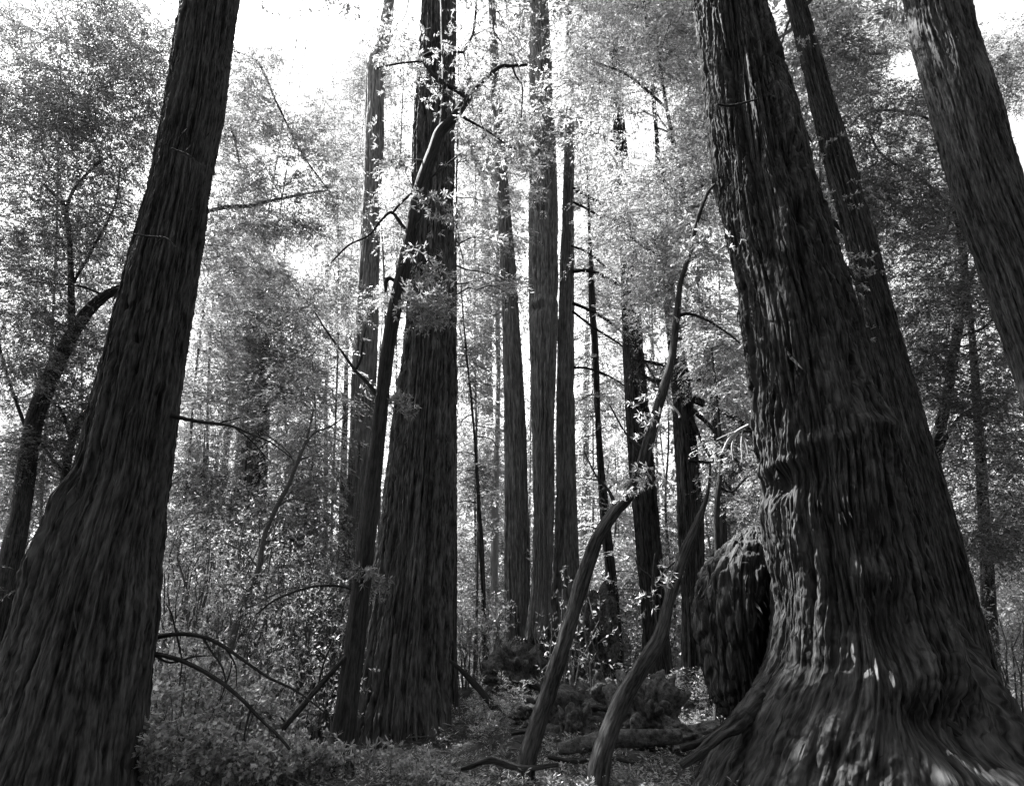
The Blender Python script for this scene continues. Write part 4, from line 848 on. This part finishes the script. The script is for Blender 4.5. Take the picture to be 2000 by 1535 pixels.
lone("dead_branch", "pale bowed twigs fanning beside the huge trunk above the burl", "branch", 8.2,
    [(1462, 830, 5), (1440, 842, 5), (1422, 860, 4), (1410, 885, 3)], M_DEAD, 710, twigs=[[(1440, 842, 3), (1455, 860, 3), (1462, 890, 2)], [(1445, 840, 3), (1430, 868, 3), (1432, 900, 2)], [(1450, 838, 3), (1448, 870, 3), (1450, 905, 2)], [(1440, 842, 3), (1422, 848, 2), (1400, 858, 2)]])
lone("dead_branch", "hooked pale twig hanging by the redwood behind the burl", "branch", 9.5, [(1295, 770, 2), (1320, 800, 4), (1328, 812, 4), (1326, 816, 3)], M_DEAD, 711)
for k, (pth, lab) in enumerate([
    ([(1120, 262, 5), (1160, 262, 6), (1195, 275, 4), (1210, 285, 3)], "highest of the curving dead limbs on the clump's sunlit-rimmed redwood"),
    ([(1120, 368, 6), (1150, 385, 6), (1185, 405, 6), (1210, 440, 5), (1222, 480, 3)], "curving dead limb bending down level with the bright foliage"),
    ([(1120, 395, 5), (1150, 410, 5), (1180, 430, 4), (1215, 460, 3)], "thinner dead limb close under the highest bent one"),
    ([(1118, 530, 8), (1150, 529, 7), (1180, 540, 6), (1215, 560, 5), (1250, 572, 3)], "thick dead limb level with the thin crooked redwood's top"),
    ([(1118, 592, 7), (1150, 605, 7), (1185, 625, 6), (1220, 655, 5), (1255, 700, 4), (1290, 760, 3)], "long dead limb sweeping down toward the dark straight redwood"),
    ([(1118, 608, 5), (1160, 640, 5), (1200, 665, 4), (1235, 690, 3)], "slim dead limb just under the long sweeping one"),
    ([(1120, 718, 5), (1150, 720, 5), (1190, 735, 4), (1230, 760, 2)], "lowest dead limb on the clump's sunlit-rimmed redwood"),
    ([(1115, 480, 4), (1150, 495, 5), (1190, 530, 4), (1230, 580, 3), (1270, 640, 2)], "thin dead limb descending across the sunlit gap above the thick one")]):
    pts, rad = ppts(pth, 19.6); b = wood_tube("branch", M_BAY, pts, rad, n=30, seg=8, seed=720 + k, amp=.1, parent=t6); b["label"] = lab
v = Veg(799)
for pth in ([(1352, 778, 16), (1380, 792, 13), (1410, 805, 11), (1440, 820, 10), (1475, 848, 8)], [(1352, 800, 10), (1385, 830, 8), (1420, 870, 6), (1450, 920, 4)], [(1350, 815, 9), (1370, 860, 6), (1400, 915, 5), (1440, 975, 3)],
            [(1312, 715, 10), (1290, 712, 7), (1260, 705, 5), (1230, 700, 4)], [(1312, 730, 10), (1280, 745, 7), (1240, 720, 5)], [(1345, 740, 9), (1380, 745, 7), (1420, 760, 5), (1460, 770, 4)], [(1345, 900, 6), (1390, 905, 5), (1440, 925, 4)]):
    pts, rad = ppts(pth, 15.6); wood_tube("branch", M_BAY, pts, rad, n=30, seg=10, seed=len(pth) + int(pth[0][1]), amp=.12, parent=t9)
    q, qr = resample(pts, rad, 14); A = np.repeat(q[3:], 5, 0); B = A + v.r.normal(size=A.shape) * .28 + np.array([.12, 0, -.32]); v.sticks(A, B, .008, .003)
    v.sprays(B, v.r.normal(size=A.shape) * .5 + np.array([.2, 0, -.5]), v.r.uniform(.1, .4, len(A)), 8, .05, .012, 'red')
v.build("hanging_sprays", [L_RED, M_TWIG], t9)

def lump(kind, label, cat, px, py, Y, rx, ry, rz, mat, seed, rough=.5, sharp=1.0, parent=None, furrow=2.2):
    """uneven lump of rotten wood, root or rock, half sunk in the soil"""
    c = P(px, py, Y); nu, nv = 110, 70; U, W = np.meshgrid(np.linspace(0, 2 * math.pi, nu, endpoint=False), np.linspace(.02, math.pi - .02, nv))
    x = np.sin(W) * np.cos(U); y = np.sin(W) * np.sin(U); z = np.cos(W); s = seed
    r = 1 + rough * ((vn(x * 1.6 + s, y * 1.6, z * 1.6, s) - .5) * 1.4 + (np.abs(2 * vn(x * furrow * 2, y * furrow * 2, z * furrow, s + 1) - 1) - .3) * .8 + (vn(x * 9, y * 9, z * 9, s + 2) - .5) * .35 + (vn(x * 22, y * 22, z * 16, s + 3) - .5) * .16)
    V = np.stack([c[0] + x * rx * r, c[1] + y * ry * r, c[2] + z * rz * r], -1).reshape(-1, 3)
    i = np.arange(nv - 1)[:, None] * nu; j = np.arange(nu)[None]; j2 = (j + 1) % nu
    Q = np.stack([i + j, i + nu + j, i + nu + j2, i + j2], -1).reshape(-1, 4)
    o = mesh_from(kind, V, faces4=Q, mats=[mat], uv=np.stack([U * rx, -z * rz], -1).reshape(-1, 2), parent=parent)
    if label: tag(o, label, cat)
    return o
lump("root_ball", "shaggy dark root ball at the foot of the three-trunk clump", "root ball", 1010, 1325, 17.5, .72, .6, .62, M_ROT, 41, .9)
lump("burl", None, None, 1160, 1222, 19.3, .46, .5, 1.0, M_ROT, 42, .8, parent=t6)
lump("root_flare", None, None, 1072, 1322, 19.2, 1.15, .7, .95, M_RED, 52, .45, parent=t5)
lump("burl", None, None, 1150, 1300, 19.2, .50, .5, .6, M_ROT, 43, .7, parent=t6)
lump("rock", "dark flat-topped slab on the mound beside the clump", "rock", 1133, 1358, 15.0, .70, .5, .20, M_ROT, 44, .6)
lump("stump", "jagged rotten stump between the two leaning forked stems", "stump", 1120, 1440, 11.2, .34, .3, .34, M_ROT, 45, .8)
lump("stump", "torn root mass beside the sharp-elbowed leaning stem", "stump", 1262, 1412, 10.6, .46, .5, .52, M_ROT, 46, .8)
lump("stump", "low dark root mound before the redwood behind the burl", "stump", 1350, 1452, 10.4, .62, .6, .24, M_ROT, 47, .6)
lump("stump", "small knobbly root lump on the mound under the clump", "stump", 1045, 1378, 14.5, .28, .3, .16, M_ROT, 48, .8)
lump("stump", "broad rotten root mound in the middle of the debris between the leaning stems", "stump", 1165, 1405, 12.4, .80, .6, .46, M_ROT, 49, .9)
lump("stump", "dark ragged stump at the foot of the dark straight redwood", "stump", 1290, 1392, 13.6, .50, .5, .38, M_ROT, 50, .9)
lump("stump", "low ragged root heap below the short leaning pole's tip", "stump", 1030, 1408, 12.8, .45, .5, .22, M_ROT, 51, .9)
for k, (lab, Y, pth, mt) in enumerate([
    ("dark fallen log lying across the mound under the flat slab", 14.6, [(1080, 1352, 26), (1130, 1378, 34), (1190, 1395, 34), (1250, 1410, 26)], M_ROT),
    ("short broken log pointing down the mound", 13.0, [(1105, 1362, 14), (1135, 1388, 20), (1158, 1410, 18), (1166, 1420, 8)], M_ROT),
    ("pale broken stick poking out beside the flat slab", 14.0, [(1034, 1328, 16), (1050, 1340, 15), (1068, 1352, 10)], M_BAYL),
    ("pale fallen stick at the foot of the first leaning forked stem", 9.6, [(998, 1432, 8), (1030, 1428, 10), (1065, 1436, 8)], M_BAYL),
    ("heavy dark log lying low across the debris in front of the two leaning stems' feet", 9.4, [(1090, 1462, 22), (1150, 1450, 30), (1230, 1440, 34), (1330, 1436, 26)], M_ROT),
    ("broken limb resting on the broad rotten root mound", 11.6, [(1110, 1395, 8), (1160, 1382, 11), (1215, 1388, 10), (1262, 1370, 6)], M_BAYL),
    ("dead limb lying slantwise in front of the first leaning stem's foot", 7.9, [(900, 1500, 10), (960, 1484, 13), (1020, 1500, 12), (1090, 1492, 7)], M_BAYL),
    ("forked dead limb lying between the feet of the two leaning stems", 8.3, [(1070, 1478, 8), (1120, 1486, 11), (1180, 1478, 10), (1240, 1490, 6)], M_BAYL),
    ("curved root snaking along the mound below the root ball", 14.2, [(985, 1362, 10), (1000, 1352, 14), (1012, 1368, 12), (1030, 1364, 10), (1060, 1380, 8)], M_ROT),
    ("thin stick lying low by the torn root mass", 9.6, [(1180, 1430, 8), (1210, 1425, 9), (1240, 1432, 7)], M_BAYL),
    ("fallen limb along the foot of the huge twisted trunk", 8.7, [(1330, 1462, 14), (1370, 1448, 14), (1420, 1425, 10)], M_BAY),
    ("upright splinter standing on the mound beside the jagged stump", 11.0, [(1100, 1470, 12), (1097, 1440, 9), (1096, 1415, 4)], M_ROT)]):
    pts, rad = ppts(pth, Y); tag(wood_tube("fallen_log" if k < 2 else "fallen_stick", mt, pts, rad, n=60, seg=22, seed=740 + k, amp=.22), lab, "log" if k < 2 else "stick")

# forest floor: fallen leaves and low ground cover
def floor_cover():
    v = Veg(990); r = v.r; n = 90000
    y = 4 + 24 * r.random(n) ** 1.1; x = (r.random(n) - .5) * (4 + y * 1.55); z = ground_z(x, y) + .03 + .03 * r.random(n)
    z = z + gnoise(x, y); a = r.uniform(0, 6.28, n)
    d = np.stack([np.cos(a), np.sin(a), r.normal(size=n) * .3], 1); nr = np.stack([r.normal(size=n) * .4, r.normal(size=n) * .4, np.ones(n)], 1)
    v.leaves(np.stack([x, y, z], 1), d, nr, r.uniform(.03, .08, n), r.uniform(.006, .028, n), 0)
    n = 5000; y = 6 + 20 * r.random(n) ** 1.2; x = (r.random(n) - .5) * (4 + y * 1.55)
    k = 2600; y[:k] = 6.5 + 9 * r.random(k); x[:k] = 1.2 + (r.random(k) - .5) * 5.5
    A = np.stack([x, y, ground_z(x, y) + gnoise(x, y) + .02], 1); a = r.uniform(0, 6.28, n); L = .08 + .7 * r.random(n) ** 3
    B = A + np.stack([np.cos(a) * L, np.sin(a) * L, r.normal(size=n) * .10 * L + .02], 1); B[:, 2] = np.maximum(B[:, 2], ground_z(B[:, 0], B[:, 1]) + gnoise(B[:, 0], B[:, 1]) + .01)
    rr = (.003 + .010 * r.random(n) ** 2)[:, None]; v.sticks(A, B, rr, rr * .6, 1)
    tag(v.build("leaf_litter", [L_LIT, M_TWIG]), "fallen leaves and needles covering the forest soil", "leaf litter", kind="stuff")
    v = Veg(991); r = v.r; n = 5200
    y = 7.5 + 22 * r.random(n); x = (r.random(n) - .5) * (4 + y * 1.5)
    k = 1500; x[:k] = 1.0 + (r.random(k) - .5) * 6; y[:k] = 6.6 + 10 * r.random(k)
    m = (vn(x * .6, y * .6, x * 0, 9) > .45) | (np.arange(n) < k) & (vn(x * 1.7, y * 1.7, x * 0, 12) > .5); x, y = x[m], y[m]; z = ground_z(x, y) + gnoise(x, y); n = len(x)
    d = r.normal(size=(n, 3)) * .7; d[:, 2] = np.abs(d[:, 2]) + .6
    v.sprays(np.stack([x, y, z], 1), d, r.uniform(.12, .45, n), 14, .05, .011, 'red', droop=.3)
    tag(v.build("ground_cover", [L_SHR, M_TWIG]), "low ferny ground cover growing out of the forest soil", "ground cover", kind="stuff")
floor_cover()
